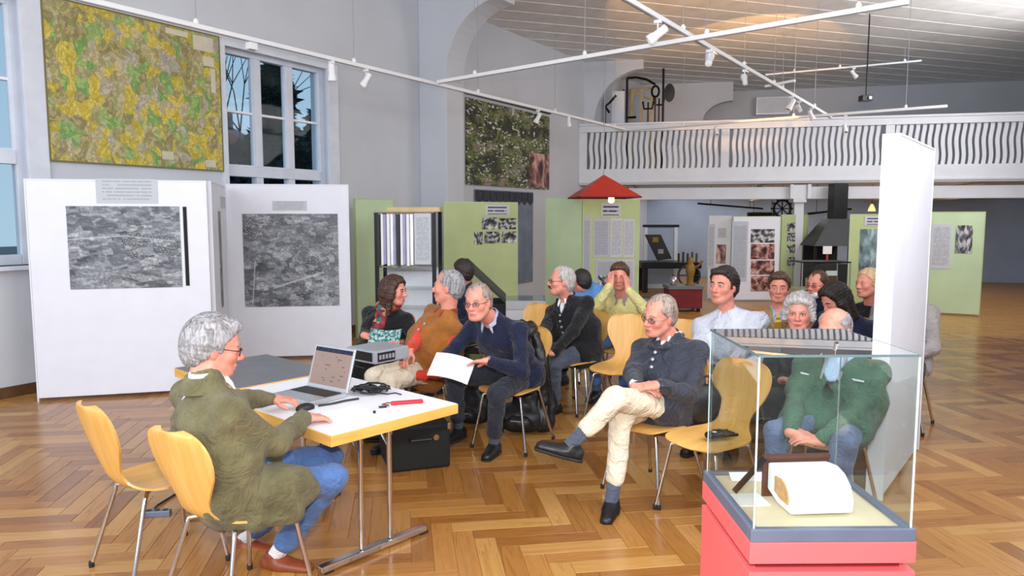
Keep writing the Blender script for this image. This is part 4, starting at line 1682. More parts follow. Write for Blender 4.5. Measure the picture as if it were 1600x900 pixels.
# =================================================================== TABLES AND WHAT LIES ON THEM
TT = 0.73                                             # table-top height
A = F(517, 681, TT)
B = F(716, 630, TT)
ab = (B - A)
t_rot = math.atan2(ab.y, ab.x)                        # in the camera-heading frame
TWd, TLn = ab.length, 1.16
tb1 = thing('folding_table', 'white-topped folding table with beech edge and chrome legs in front of the speaker', 'table', c2w((A.x, A.y, 0)), YAW + t_rot)


def t1(u, v, z=TT):
    """camera-frame point on the table: u along the near end, v along its length"""
    d = Vector((math.cos(t_rot), math.sin(t_rot), 0))
    n = Vector((-math.sin(t_rot), math.cos(t_rot), 0))
    p = Vector((A.x, A.y, 0)) + d * u + n * v
    return Vector((p.x, p.y, z))


def t1_uv(px_, py_, z=TT):
    p = F(px_, py_, z) - Vector((A.x, A.y, z))
    d = Vector((math.cos(t_rot), math.sin(t_rot), 0))
    n = Vector((-math.sin(t_rot), math.cos(t_rot), 0))
    return p.dot(d), p.dot(n)


MB().box(0.006, TWd - .006, 0.006, TLn - .006, TT - .045, TT).build('table_top', 'white_laminate', tb1, .002)
for a in ((0, TWd, 0, .02, TT - .055, TT - .003), (0, TWd, TLn - .02, TLn, TT - .055, TT - .003), (0, .02, .02, TLn - .02, TT - .055, TT - .003), (TWd - .02, TWd, .02, TLn - .02, TT - .055, TT - .003)):
    MB().box(*a).build('beech_lipping', 'beech_edge', tb1, .003)
for yy in (.17, TLn - .17):
    for xx in (.28, .46):
        MB().tube([(xx, yy, .05), (xx, yy, TT - .05)], .014, 10).build('leg', 'chrome', tb1, smooth=True)
    MB().box(.03, TWd - .10, yy - .025, yy + .025, .012, .045).build('foot_bar', 'chrome', tb1, .008)
    for xx in (.05, TWd - .14):
        box('foot_pad', 'rubber', xx, xx + .05, yy - .02, yy + .02, 0, .014, tb1)
    for xx in (.28, .46):
        MB().tube([(xx, yy, TT - .20), (xx, yy + (.14 if yy < .5 else -.14), TT - .05)], .008, 8).build('stay', 'chrome', tb1)
box('under_frame', 'black_metal', .1, TWd - .1, .1, .13, TT - .085, TT - .055, tb1)
box('under_frame', 'black_metal', .1, TWd - .1, TLn - .13, TLn - .1, TT - .085, TT - .055, tb1)

# second table with the projector
n_ = Vector((-math.sin(t_rot), math.cos(t_rot), 0))
d_ = Vector((math.cos(t_rot), math.sin(t_rot), 0))
q0 = Vector((A.x, A.y, 0)) + n_ * (TLn + .03) + d_ * .17
tb2 = thing('projector_table', 'grey-topped table with beech edge carrying the projector', 'table', c2w(q0), YAW + t_rot)
T2W, T2L = .66, .86
MB().box(.004, T2W - .004, .004, T2L - .004, TT - .045, TT).build('table_top', 'dark_grey_top', tb2, .002)
for a in ((0, T2W, 0, .02, TT - .06, TT - .003), (0, T2W, T2L - .02, T2L, TT - .06, TT - .003), (0, .02, .02, T2L - .02, TT - .06, TT - .003), (T2W - .02, T2W, .02, T2L - .02, TT - .06, TT - .003)):
    MB().box(*a).build('beech_lipping', 'beech_edge', tb2, .003)
for xx in (.03, T2W - .08):
    for yy in (.03, T2L - .08):
        box('leg', 'black_metal', xx, xx + .045, yy, yy + .045, 0, TT - .045, tb2)
box('apron', 'black_metal', .06, T2W - .06, .04, .06, TT - .12, TT - .06, tb2)
box('apron', 'black_metal', T2W - .06, T2W - .04, .06, T2L - .06, TT - .12, TT - .06, tb2)

# laptop
lu, lv = t1_uv(496, 622)
lc = t1(lu, lv)
lap_rot = YAW + t_rot + math.radians(-86)
lp = thing('laptop', 'open silver laptop showing a brown slide on the white table', 'laptop', c2w((lc.x, lc.y, TT)), 0)
# hinge runs along the screen: from picture (470,600) to (545,625)
h0, h1 = F(474, 602, TT + .02), F(548, 617, TT + .02)
hd_ = (h1 - h0)
lap_rot = YAW + math.atan2(hd_.y, hd_.x)
LWd, LDp = .335, .245
hm = (h0 + h1) / 2
lp.location = c2w((hm.x, hm.y, TT))
lp.rotation_euler = (0, 0, lap_rot)
MB().box(-LWd / 2, LWd / 2, -LDp, 0, .004, .026).build('base', 'aluminium', lp, .005)
box('keyboard', 'black_plastic', -LWd / 2 + .02, LWd / 2 - .02, -.13, -.02, .0262, .0285, lp)
box('touchpad', 'grey_plastic', -.05, .05, -.225, -.15, .0262, .0272, lp)
Mx = Matrix.Translation((0, 0, .022)) @ Matrix.Rotation(math.radians(-17), 4, 'X')
MB().box(-LWd / 2, LWd / 2, 0, .010, 0, .245, Mx).build('lid', 'aluminium', lp, .004)
scr = box('screen', 'laptop_slide', -LWd / 2 + .016, LWd / 2 - .016, -.002, 0, .022, .208, lp)
scr.matrix_local = Mx
scb = box('screen_title_bar', 'navy_wool', -LWd / 2 + .016, LWd / 2 - .016, -.002, 0, .208, .232, lp)
scb.matrix_local = Mx


def on_table(name, label, cat, px_, py_, rot=0.0):
    p = F(px_, py_, TT)
    return thing(name, label, cat, c2w((p.x, p.y, TT)), YAW + rot)


# tangle of cables behind the laptop
t = on_table('cable_tangle', 'tangle of black cables lying beside the laptop', 'cable', 574, 614)
random.seed(12)
for k in range(5):
    pts = []
    ph = random.uniform(0, 6)
    for i in range(26):
        an = i * .62 + ph
        r = .05 + .035 * math.sin(i * .9 + ph)
        pts.append((r * math.cos(an) * 1.3 + .01 * k, r * math.sin(an), .007 + .035 * abs(math.sin(i * .47 + ph))))
    MB().tube(pts, .0042, 6).build('cable', 'black_plastic', t, smooth=True)
MB().tube([(.06, -.02, .006), (.12, -.05, .006), (.16, -.02, .006), (.20, -.06, .006)], .0035, 6).build('cable', 'black_plastic', t)
t = on_table('cable_lead', 'black lead running from the laptop to the mouse', 'cable', 540, 628)
MB().tube([(.06, .05, .006), (0, 0, .008), (-.06, -.06, .006), (-.12, -.10, .006)], .006, 6).build('lead', 'black_plastic', t, smooth=True)
t = on_table('computer_mouse', 'black computer mouse under the speaker\'s right hand', 'mouse', 477, 640, .8)
b = MB()
b.lathe([(.03, 0), (.031, .012), (.026, .024), (.012, .032), (.001, .034)], 16, Matrix.Diagonal((1.7, 1, 1, 1)))
b.build('shell', 'black_plastic', t, smooth=True)
box('wheel', 'grey_plastic', .02, .032, -.003, .003, .027, .034, t)
t = on_table('agenda_sheet', 'printed agenda sheet lying on the white table', 'paper', 551, 648, .75)
box('sheet', 'agenda_sheet', -.10, .10, -.14, .14, .0005, .0016, t)
t = on_table('memory_stick', 'small black memory stick on the white table', 'usb stick', 598, 637, .3)
MB().box(-.02, .02, -.008, .008, 0, .009).build('body', 'black_plastic', t, .002)
box('plug', 'chrome', .02, .032, -.006, .006, .002, .007, t)
t = on_table('pen_cap', 'tiny black cap on the white table beside the agenda', 'cap', 585, 646)
MB().lathe([(.007, 0), (.007, .012), (.005, .015)], 10).build('body', 'black_plastic', t)
t = on_table('red_pen_case', 'slim red pen case with strap at the table edge', 'pen case', 636, 631, .3)
MB().box(-.085, .085, -.016, .016, 0, .018).build('case', 'red_plastic', t, .007)
MB().tube([(-.07, .01, .01), (-.10, .03, .006), (-.13, .01, .005), (-.10, -.02, .005)], .003, 6).build('strap', 'dark_red_cloth', t)

# projector
p = F(600, 567, TT)
pj = thing('projector', 'grey data projector on the grey-topped table', 'projector', c2w((p.x, p.y + .05, TT)), YAW + t_rot + .05)
PX0, PX1, PY0, PY1 = -.17, .13, -.10, .20
MB().box(PX0, PX1, PY0, PY1, .015, .105).build('housing', 'grey_plastic', pj, .012)
box('connector_panel', 'black_plastic', PX0 - .002, PX0 + .002, PY0 + .03, PY1 - .04, .03, .09, pj)
box('front_grille', 'black_plastic', PX0 + .02, PX0 + .17, PY0 - .003, PY0 + .001, .03, .09, pj)
for k in range(5):
    box('socket', 'aluminium', PX0 + .03 + .028 * k, PX0 + .048 + .028 * k, PY0 - .006, PY0 - .003, .045, .075, pj)
for xx in (PX0 + .03, PX1 - .05):
    for yy in (PY0 + .03, PY1 - .05):
        box('foot', 'rubber', xx, xx + .02, yy, yy + .02, 0, .016, pj)
MB().tube([(PX0, PY1 - .05, .03), (PX0 - .06, PY1 - .02, .01), (PX0 - .09, PY0, .006)], .005, 6).build('cable', 'black_plastic', pj)

# black equipment case on the floor below the table
p = F(655, 735, 0)
ec = thing('equipment_case', 'black equipment case with silver corners on the floor below the white table', 'case', c2w((p.x, p.y, 0)), YAW + .33)
MB().box(-.20, .22, 0, .46, .0, .31).build('body', 'black_matte', ec, .02)
for xx in (-.20, .20):
    box('corner', 'chrome', xx, xx + .02, -.004, .02, .27, .314, ec)
MB().tube([(-.06, -.005, .22), (-.06, -.035, .22), (.08, -.035, .22), (.08, -.005, .22)], .009, 8).build('handle', 'black_plastic', ec)
MB().lathe([(.02, 0), (.02, .006)], 12, Matrix.Translation((.12, -.002, .22)) @ Matrix.Rotation(math.pi / 2, 4, 'X')).build('latch', 'chrome', ec)
# power strip with cord
p = F(246, 806, 0)
ps = thing('power_strip', 'black power strip with cord on the floor behind the empty chair', 'power strip', c2w((p.x, p.y, 0)), YAW + .12)
MB().box(-.075, .075, -.022, .022, 0, .035).build('housing', 'steel_blue_trim', ps, .006)
for k in range(3):
    MB().lathe([(.016, .0352), (.016, .037)], 12, Matrix.Translation((-.045 + .045 * k, 0, 0))).build('socket', 'black_plastic', ps)
MB().tube([(-.04, .022, .015), (-.05, .14, .008), (0, .32, .008), (.14, .50, .008), (.2, .75, .008)], .006, 6).build('cord', 'black_plastic', ps, smooth=True)
p = F(404, 597, .0)
at_floor = lambda x_, y_: (F(x_, y_, .2).x, F(x_, y_, .2).y, 0)
rb = thing('red_bag', 'small red cloth bag on the floor behind the white table', 'bag', c2w(at_floor(404, 604)), YAW)
b = MB()
b.lathe([(.10, 0), (.15, .05), (.15, .18), (.11, .27), (.06, .30)], 14, Matrix.Diagonal((1.2, .7, 1.2, 1)))
b.build('body', 'red_knit', rb, smooth=True)
MB().tube([(-.06, 0, .34), (-.04, 0, .44), (.04, 0, .44), (.06, 0, .34)], .01, 6).build('handle', 'dark_red_cloth', rb)

# =================================================================== GLASS DISPLAY CASE WITH BOOK
CZ = 0.80
fl, blp, br = F(1177, 828, CZ), F(1085, 738, CZ), F(1287, 737, CZ)
cd = (br - blp)
c_rot = math.atan2(cd.y, cd.x)
CW = cd.length
CD_ = (blp - fl).length
ztop = CZ + (D(1183, 555, fl.y).z - CZ)
CH = ztop - CZ
case = thing('glass_display_case', 'glass display case on a coral red pedestal with an open book inside', 'display case', c2w((fl.x, fl.y, 0)), YAW + c_rot)
# pedestal
MB().box(-.012, CW + .012, -.012, CD_ + .012, CZ - .10, CZ - .035).build('pedestal_top', 'red_lacquer', case, .003)
MB().box(.02, CW - .02, .02, CD_ - .02, CZ - .125, CZ - .10).build('shadow_gap', 'dark_red_cloth', case)
MB().box(-.012, CW + .012, -.012, CD_ + .012, 0.02, CZ - .125).build('pedestal_body', 'red_lacquer', case, .003)
box('plinth', 'black_matte', .02, CW - .02, .02, CD_ - .02, 0, .02, case)
for a in ((-.01, CW + .01, -.01, .016), (-.01, CW + .01, CD_ - .016, CD_ + .01), (-.01, .016, .016, CD_ - .016), (CW - .016, CW + .01, .016, CD_ - .016)):
    MB().box(*a, CZ - .035, CZ + .004).build('base_trim', 'steel_blue_trim', case, .003)
box('display_board', 'linen_board', .016, CW - .016, .016, CD_ - .016, CZ - .03, CZ - .008, case)
g = .005
for nm, a in (('front_pane', (0, CW, 0, g)), ('back_pane', (0, CW, CD_ - g, CD_)), ('side_pane', (0, g, g, CD_ - g)), ('side_pane', (CW - g, CW, g, CD_ - g))):
    box(nm, 'clear_glass', *a, CZ + .004, ztop - .006, case)
box('top_pane', 'top_glass', 0, CW, 0, CD_, ztop - .006, ztop, case)
mat('glass_edge', (206, 222, 226), 0.15, var=0.0, spec=0.8)
mat('glass_edge_dark', (92, 112, 116), 0.2, var=0.0)
for (x, y) in ((0, 0), (CW - .003, 0), (0, CD_ - .003), (CW - .003, CD_ - .003)):
    w_ = .004 if y == 0 else .003
    box('glass_edge', 'glass_edge', x - .0005, x + w_, y - .0005, y + w_, CZ + .004, ztop - .006, case)
for a in ((0, CW, -.001, .0015), (0, CW, CD_ - .0015, CD_ + .001), (-.001, .0015, 0, CD_), (CW - .0015, CW + .001, 0, CD_)):
    box('top_edge', 'glass_edge_dark', *a, ztop - .0065, ztop + .0005, case)
# the book on a cradle
bk = thing('open_book', 'thick open book with white pages and brown leather cover inside the glass case', 'book', None or case.matrix_basis @ Vector((CW * .52, CD_ * .42, CZ - .008)), YAW + c_rot + .06)
bwid = .20
arc = []
for k in range(13):
    t_ = k / 12
    an = math.radians(200 - 215 * t_)
    arc.append((.075 + .085 * math.cos(an) * .9, .065 + .06 * math.sin(an)))
prof = [(-.085, .012), (-.07, .075), (-.03, .118), (.03, .122), (.08, .098), (.105, .055), (.10, .012), (.02, .006)]
# pages: curved block, profile in y (depth) / z, swept along x
M = Matrix.Rotation(-math.pi / 2, 4, 'Z')
b = MB()
fr = [(-.10, .01), (-.105, .05), (-.085, .09), (-.045, .118), (.0, .128), (.05, .122), (.075, .118), (.075, .03), (.0, .01)]
b.prism([(y, z) for y, z in fr], -bwid / 2, bwid / 2, Matrix.Rotation(math.pi / 2, 4, 'Z'))
b.build('page_block', 'paper', bk, .006, True)
b = MB()
b.prism([(y * .55 - .03, .03 + z * .55) for y, z in fr], -.003, .003, Matrix.Translation((-bwid / 2 - .002, 0, 0)) @ Matrix.Rotation(math.pi / 2, 4, 'Z'))
b.build('page_edges', 'paper_edge', bk)
MB().box(-bwid / 2 - .015, bwid / 2 + .012, .078, .088, .0, .132).build('back_cover', 'book_leather', bk, .003)
Mc = Matrix.Translation((0, .080, .132)) @ Matrix.Rotation(math.radians(-8), 4, 'X')
MB().box(-bwid / 2 - .015, bwid / 2 + .012, -.012, .012, -.004, .010, Mc).build('spine', 'book_leather', bk, .003)
Mc = Matrix.Translation((-bwid / 2 - .012, .08, .148)) @ Matrix.Rotation(math.radians(38), 4, 'Y')
MB().box(-.004, .004, -.02, .006, -.15, 0, Matrix.Translation((-bwid / 2 - .012, .082, .132)) @ Matrix.Rotation(math.radians(42), 4, 'Y')).build('stand_arm', 'black_metal', bk)
MB().box(-bwid / 2 - .13, -bwid / 2 - .02, .0, .10, .0, .004).build('loose_leaf', 'paper', bk)
sl = thing('white_text_card', 'white text card leaning at the back of the glass case', 'card', case.matrix_basis @ Vector((CW * .36, CD_ * .86, CZ - .008)), YAW + c_rot)
MB().box(-.10, .12, 0, .003, 0.0, .04, Matrix.Rotation(math.radians(-60), 4, 'X')).build('card', 'paper', sl)
MB().box(-.04, .06, .02, .03, 0.0, .01).build('foot', 'paper', sl)


# =================================================================== BENT-PLY SHELL CHAIRS
def chair_shell_mesh():
    path = [(.225, .425, .085), (.222, .428, .135), (.205, .436, .175), (.17, .443, .197), (.10, .444, .207), (.0, .441, .210), (-.09, .441, .198), (-.145, .449, .165), (-.185, .469, .125),
            (-.212, .503, .104), (-.230, .548, .108), (-.246, .60, .142), (-.262, .655, .178), (-.278, .715, .199), (-.294, .775, .200), (-.308, .82, .180), (-.318, .852, .135), (-.322, .864, .075)]
    # smooth the outline by subdividing
    P = np.array(path)
    for _ in range(1):
        Q = [P[0]]
        for i in range(len(P) - 1):
            Q += [P[i] * .75 + P[i + 1] * .25, P[i] * .25 + P[i + 1] * .75]
        Q.append(P[-1])
        P = np.array(Q)
    nx = 9
    top, nrm = [], []
    n = len(P)
    for i in range(n):
        a, c = P[max(0, i - 1)], P[min(n - 1, i + 1)]
        tx, tz = c[0] - a[0], c[1] - a[1]
        l = math.hypot(tx, tz) or 1
        nx_, nz_ = tz / l, -tx / l                       # toward the sitter
        back = min(1, max(0, (P[i][1] - .47) / .2))
        for j in range(nx):
            s = -1 + 2 * j / (nx - 1)
            cur = (.028 * back + .014 * (1 - back)) * s * s
            top.append(Vector((P[i][0] + nx_ * cur, s * P[i][2], P[i][1] + nz_ * cur)))
            nrm.append(Vector((nx_, 0, nz_)))
    th = .011
    b = MB()
    vs_ = top + [p - q * th for p, q in zip(top, nrm)]
    N_ = len(top)
    fs = []
    for i in range(n - 1):
        for j in range(nx - 1):
            q = (i * nx + j, i * nx + j + 1, (i + 1) * nx + j + 1, (i + 1) * nx + j)
            fs.append(q)
            fs.append(tuple(k + N_ for k in reversed(q)))
    edge = [j for j in range(nx)] + [i * nx + nx - 1 for i in range(1, n)] + [(n - 1) * nx + j for j in range(nx - 2, -1, -1)] + [i * nx for i in range(n - 2, 0, -1)]
    for k in range(len(edge)):
        a, c = edge[k], edge[(k + 1) % len(edge)]
        fs.append((a, a + N_, c + N_, c))
    b.add(vs_, fs)
    return b


def make_chair():
    root = thing('shell_chair', 'x', 'chair')
    chair_shell_mesh().build('seat_shell', 'beech_ply', root, smooth=True)
    for sx in (-1, 1):
        for sy in (-1, 1):
            top = Vector((.02 + sx * .12, sy * .10, .418))
            knee = Vector((.02 + sx * .155, sy * .155, .405))
            ft = Vector((-.01 + sx * .235, sy * .225, .012))
            l = MB().tube([top, knee, knee.lerp(ft, .06), ft], .0105, 10).build('leg', 'chrome', root, smooth=True)
            MB().lathe([(.013, 0), (.014, .02), (.0115, .03)], 10, Matrix.Translation((ft.x, ft.y, 0))).build('rubber_foot', 'rubber', l)
    MB().tube([(.14, .10, .418), (-.10, -.10, .418)], .010, 8).tube([(.14, -.10, .4185), (-.10, .10, .4185)], .010, 8).build('under_frame', 'dark_chrome', root)
    MB().box(-.06, .10, -.06, .06, .422, .432).build('seat_plate', 'black_metal', root)
    return root


proto = make_chair()
first_chair = [True]


def chair(label, v, heading, group='beech shell chairs'):
    o = proto if first_chair[0] else copy_tree(proto)
    first_chair[0] = False
    o.location = c2w((v[0], v[1], 0))
    o.rotation_euler = (0, 0, YAW + math.radians(heading))
    o['label'] = label
    o['group'] = group
    return o


# =================================================================== PEOPLE
class Field:
    """signed-distance field on a grid; shapes are blended in and a surface is drawn round them"""
    def __init__(self, lo, hi, h):
        self.h = h
        self.lo = np.array(lo, np.float32)
        n = np.ceil((np.array(hi) - np.array(lo)) / h).astype(int) + 1
        self.n = n
        self.a = np.full(tuple(n), 0.2, np.float32)
        self.ax = [(self.lo[i] + h * np.arange(n[i])).astype(np.float32) for i in range(3)]

    def sub(self, lo, hi):
        s = []
        for i in range(3):
            a = max(0, int((lo[i] - self.lo[i]) / self.h) - 1)
            b = min(self.n[i], int((hi[i] - self.lo[i]) / self.h) + 3)
            if b <= a:
                return None
            s.append(slice(a, b))
        return tuple(s)

    def put(self, s, d, k, op):
        o = self.a[s]
        if op == 'add':
            if k > 0:
                hh = np.maximum(k - np.abs(o - d), 0) / k
                self.a[s] = np.minimum(o, d) - hh * hh * k * .25
            else:
                self.a[s] = np.minimum(o, d)
        else:                                            # cut
            d = -d
            if k > 0:
                hh = np.maximum(k - np.abs(o - d), 0) / k
                self.a[s] = np.maximum(o, d) + hh * hh * k * .25
            else:
                self.a[s] = np.maximum(o, d)

    def pts(self, s):
        return (self.ax[0][s[0]][:, None, None], self.ax[1][s[1]][None, :, None], self.ax[2][s[2]][None, None, :])

    def cone(self, a, b, ra, rb, k=.02, side=None, fac=1.0, op='add'):
        a, b = np.array(a, np.float32), np.array(b, np.float32)
        R = max(ra, rb) * max(fac, 1.0) + k + 2 * self.h
        s = self.sub(np.minimum(a, b) - R, np.maximum(a, b) + R)
        if s is None:
            return
        X, Y, Z = self.pts(s)
        qx, qy, qz = X - a[0], Y - a[1], Z - a[2]
        ba = b - a
        if side is not None and fac != 1.0:
            sd = np.array(side, np.float32)
            c = (qx * sd[0] + qy * sd[1] + qz * sd[2]) * (1 - 1 / fac)
            qx, qy, qz = qx - c * sd[0], qy - c * sd[1], qz - c * sd[2]
            ba = ba - sd * (ba @ sd) * (1 - 1 / fac)
        L = max(float(ba @ ba), 1e-8)
        t = np.clip((qx * ba[0] + qy * ba[1] + qz * ba[2]) / L, 0, 1)
        d = np.sqrt((qx - t * ba[0]) ** 2 + (qy - t * ba[1]) ** 2 + (qz - t * ba[2]) ** 2) - (ra + (rb - ra) * t)
        self.put(s, d, k, op)

    def ell(self, c, r, k=.02, R=None, op='add'):
        c, r = np.array(c, np.float32), np.array(r, np.float32)
        m = float(r.max()) + k + 2 * self.h
        s = self.sub(c - m, c + m)
        if s is None:
            return
        X, Y, Z = self.pts(s)
        q = [X - c[0], Y - c[1], Z - c[2]]
        if R is not None:
            q = [q[0] * R[0][i] + q[1] * R[1][i] + q[2] * R[2][i] for i in range(3)]
        q = [q[i] / r[i] for i in range(3)]
        k0 = np.sqrt(q[0] ** 2 + q[1] ** 2 + q[2] ** 2)
        k1 = np.sqrt((q[0] / r[0]) ** 2 + (q[1] / r[1]) ** 2 + (q[2] / r[2]) ** 2) + 1e-6
        self.put(s, k0 * (k0 - 1) / k1, k, op)

    def half(self, p, n, k=0.0):
        """keep what lies behind the plane through p with normal n"""
        X, Y, Z = self.pts((slice(None),) * 3)
        d = -((X - p[0]) * n[0] + (Y - p[1]) * n[1] + (Z - p[2]) * n[2])
        self.put((slice(None),) * 3, d.astype(np.float32), k, 'cut')

    def mesh(self):
        a = self.a
        s = a < 0
        u = s.astype(np.uint8)
        cnt = u[:-1, :-1, :-1] + u[1:, :-1, :-1] + u[:-1, 1:, :-1] + u[:-1, :-1, 1:] + u[1:, 1:, :-1] + u[1:, :-1, 1:] + u[:-1, 1:, 1:] + u[1:, 1:, 1:]
        I = np.nonzero((cnt > 0) & (cnt < 8))
        M = len(I[0])
        idx = np.full(cnt.shape, -1, np.int32)
        idx[I] = np.arange(M)
        I = np.stack(I, 1)
        cor = [(i, j, k) for i in (0, 1) for j in (0, 1) for k in (0, 1)]
        val = np.stack([a[I[:, 0] + c[0], I[:, 1] + c[1], I[:, 2] + c[2]] for c in cor], 1)
        acc, num = np.zeros((M, 3), np.float32), np.zeros(M, np.float32)
        for x in range(8):
            for y in range(x + 1, 8):
                dlt = np.array(cor[y]) - np.array(cor[x])
                if np.abs(dlt).sum() != 1:
                    continue
                va, vb = val[:, x], val[:, y]
                m = (va < 0) != (vb < 0)
                t = np.where(m, va / np.where(m, va - vb, 1), 0)
                acc += m[:, None] * (np.array(cor[x], np.float32) + t[:, None] * dlt.astype(np.float32))
                num += m
        V = self.lo + self.h * (I + acc / num[:, None])
        quads = []
        for ax in range(3):
            sl0 = [slice(None)] * 3
            sl1 = [slice(None)] * 3
            sl0[ax], sl1[ax] = slice(0, -1), slice(1, None)
            s0, s1 = s[tuple(sl0)], s[tuple(sl1)]
            E = np.stack(np.nonzero(s0 != s1), 1)
            o1, o2_ = [i for i in range(3) if i != ax]
            ok = (E[:, o1] > 0) & (E[:, o2_] > 0) & (E[:, o1] < self.n[o1] - 1) & (E[:, o2_] < self.n[o2_] - 1)
            E = E[ok]
            ins = s0[tuple(E.T)]
            d1, d2 = np.zeros(3, int), np.zeros(3, int)
            d1[o1], d2[o2_] = 1, 1
            c = [idx[tuple((E - d1 - d2).T)], idx[tuple((E - d2).T)], idx[tuple(E.T)], idx[tuple((E - d1).T)]]
            q = np.stack(c, 1)
            flip = ins if ax != 1 else ~ins
            q[~flip] = q[~flip][:, ::-1]
            quads.append(q)
        Q = np.concatenate(quads)
        Q = Q[(Q >= 0).all(1)]
        return V.astype(np.float64), Q


def vnormals(V, Q):
    n = np.cross(V[Q[:, 2]] - V[Q[:, 0]], V[Q[:, 3]] - V[Q[:, 1]])
    out = np.zeros_like(V)
    for i in range(4):
        np.add.at(out, Q[:, i], n)
    l = np.linalg.norm(out, axis=1, keepdims=True)
    return out / np.maximum(l, 1e-9)


def wrinkle(V, amp, f=22.0, seed=0.0, stretch=(1, 1, 1)):
    p = V * np.array(stretch) * f + seed
    w = np.sin(p[:, 0] + 1.7 * np.sin(p[:, 1] * .7 + p[:, 2] * .45)) * np.sin(p[:, 2] * .8 + 1.3 * np.sin(p[:, 0] * .6 - p[:, 1] * .5))
    w = .9 * w + .55 * (1 - 2 * np.abs(np.sin(.62 * p[:, 2] + .5 * p[:, 0] + 1.4 * np.sin(.45 * p[:, 1] + .3 * p[:, 2]))))
    w += .5 * np.sin(2.1 * p[:, 1] + 1.9 * np.sin(p[:, 2] * 1.1 + p[:, 0] * .7)) * np.sin(1.7 * p[:, 2] - p[:, 0] * .9)
    return amp * w


def np_mesh(name, V, Q, material, parent, tint=None, smooth=True):
    me = bpy.data.meshes.new(name)
    nv, nq = len(V), len(Q)
    me.vertices.add(nv)
    me.vertices.foreach_set('co', np.ascontiguousarray(V, np.float32).ravel())
    me.loops.add(nq * 4)
    me.loops.foreach_set('vertex_index', np.ascontiguousarray(Q, np.int32).ravel())
    me.polygons.add(nq)
    me.polygons.foreach_set('loop_start', np.arange(0, nq * 4, 4, dtype=np.int32))
    me.polygons.foreach_set('loop_total', np.full(nq, 4, np.int32))
    me.polygons.foreach_set('use_smooth', np.full(nq, smooth))
    me.update(calc_edges=True)
    if tint is not None:
        at = me.color_attributes.new('tint', 'FLOAT_COLOR', 'POINT')
        at.data.foreach_set('color', np.ascontiguousarray(tint, np.float32).ravel())
    return link_mesh(name, me, material, parent)


def field_part(name, fld, material, parent, wr=0.0, wf=22.0, seed=0.0, stretch=(1, 1, 1)):
    V, Q = fld.mesh()
    if len(V) == 0:
        return None
    if wr:
        V = V + vnormals(V, Q) * wrinkle(V, wr, wf, seed, stretch)[:, None]
    return np_mesh(name, V, Q, material, parent)


def ik(a, c, l1, l2, pole):
    v = c - a
    d = v.length
    if d > (l1 + l2) * .995:
        s = d / ((l1 + l2) * .995)
        l1, l2 = l1 * s, l2 * s
    n = v.normalized()
    x = (l1 * l1 - l2 * l2 + d * d) / (2 * d)
    h = math.sqrt(max(l1 * l1 - x * x, 0))
    p = pole - n * pole.dot(n)
    p = p.normalized() if p.length > 1e-5 else n.orthogonal().normalized()
    return a + n * x + p * h


def azel(az, el):
    a, e = math.radians(az), math.radians(el)
    return Vector((math.cos(a) * math.cos(e), math.sin(a) * math.cos(e), math.sin(e)))


NOHAND = object()


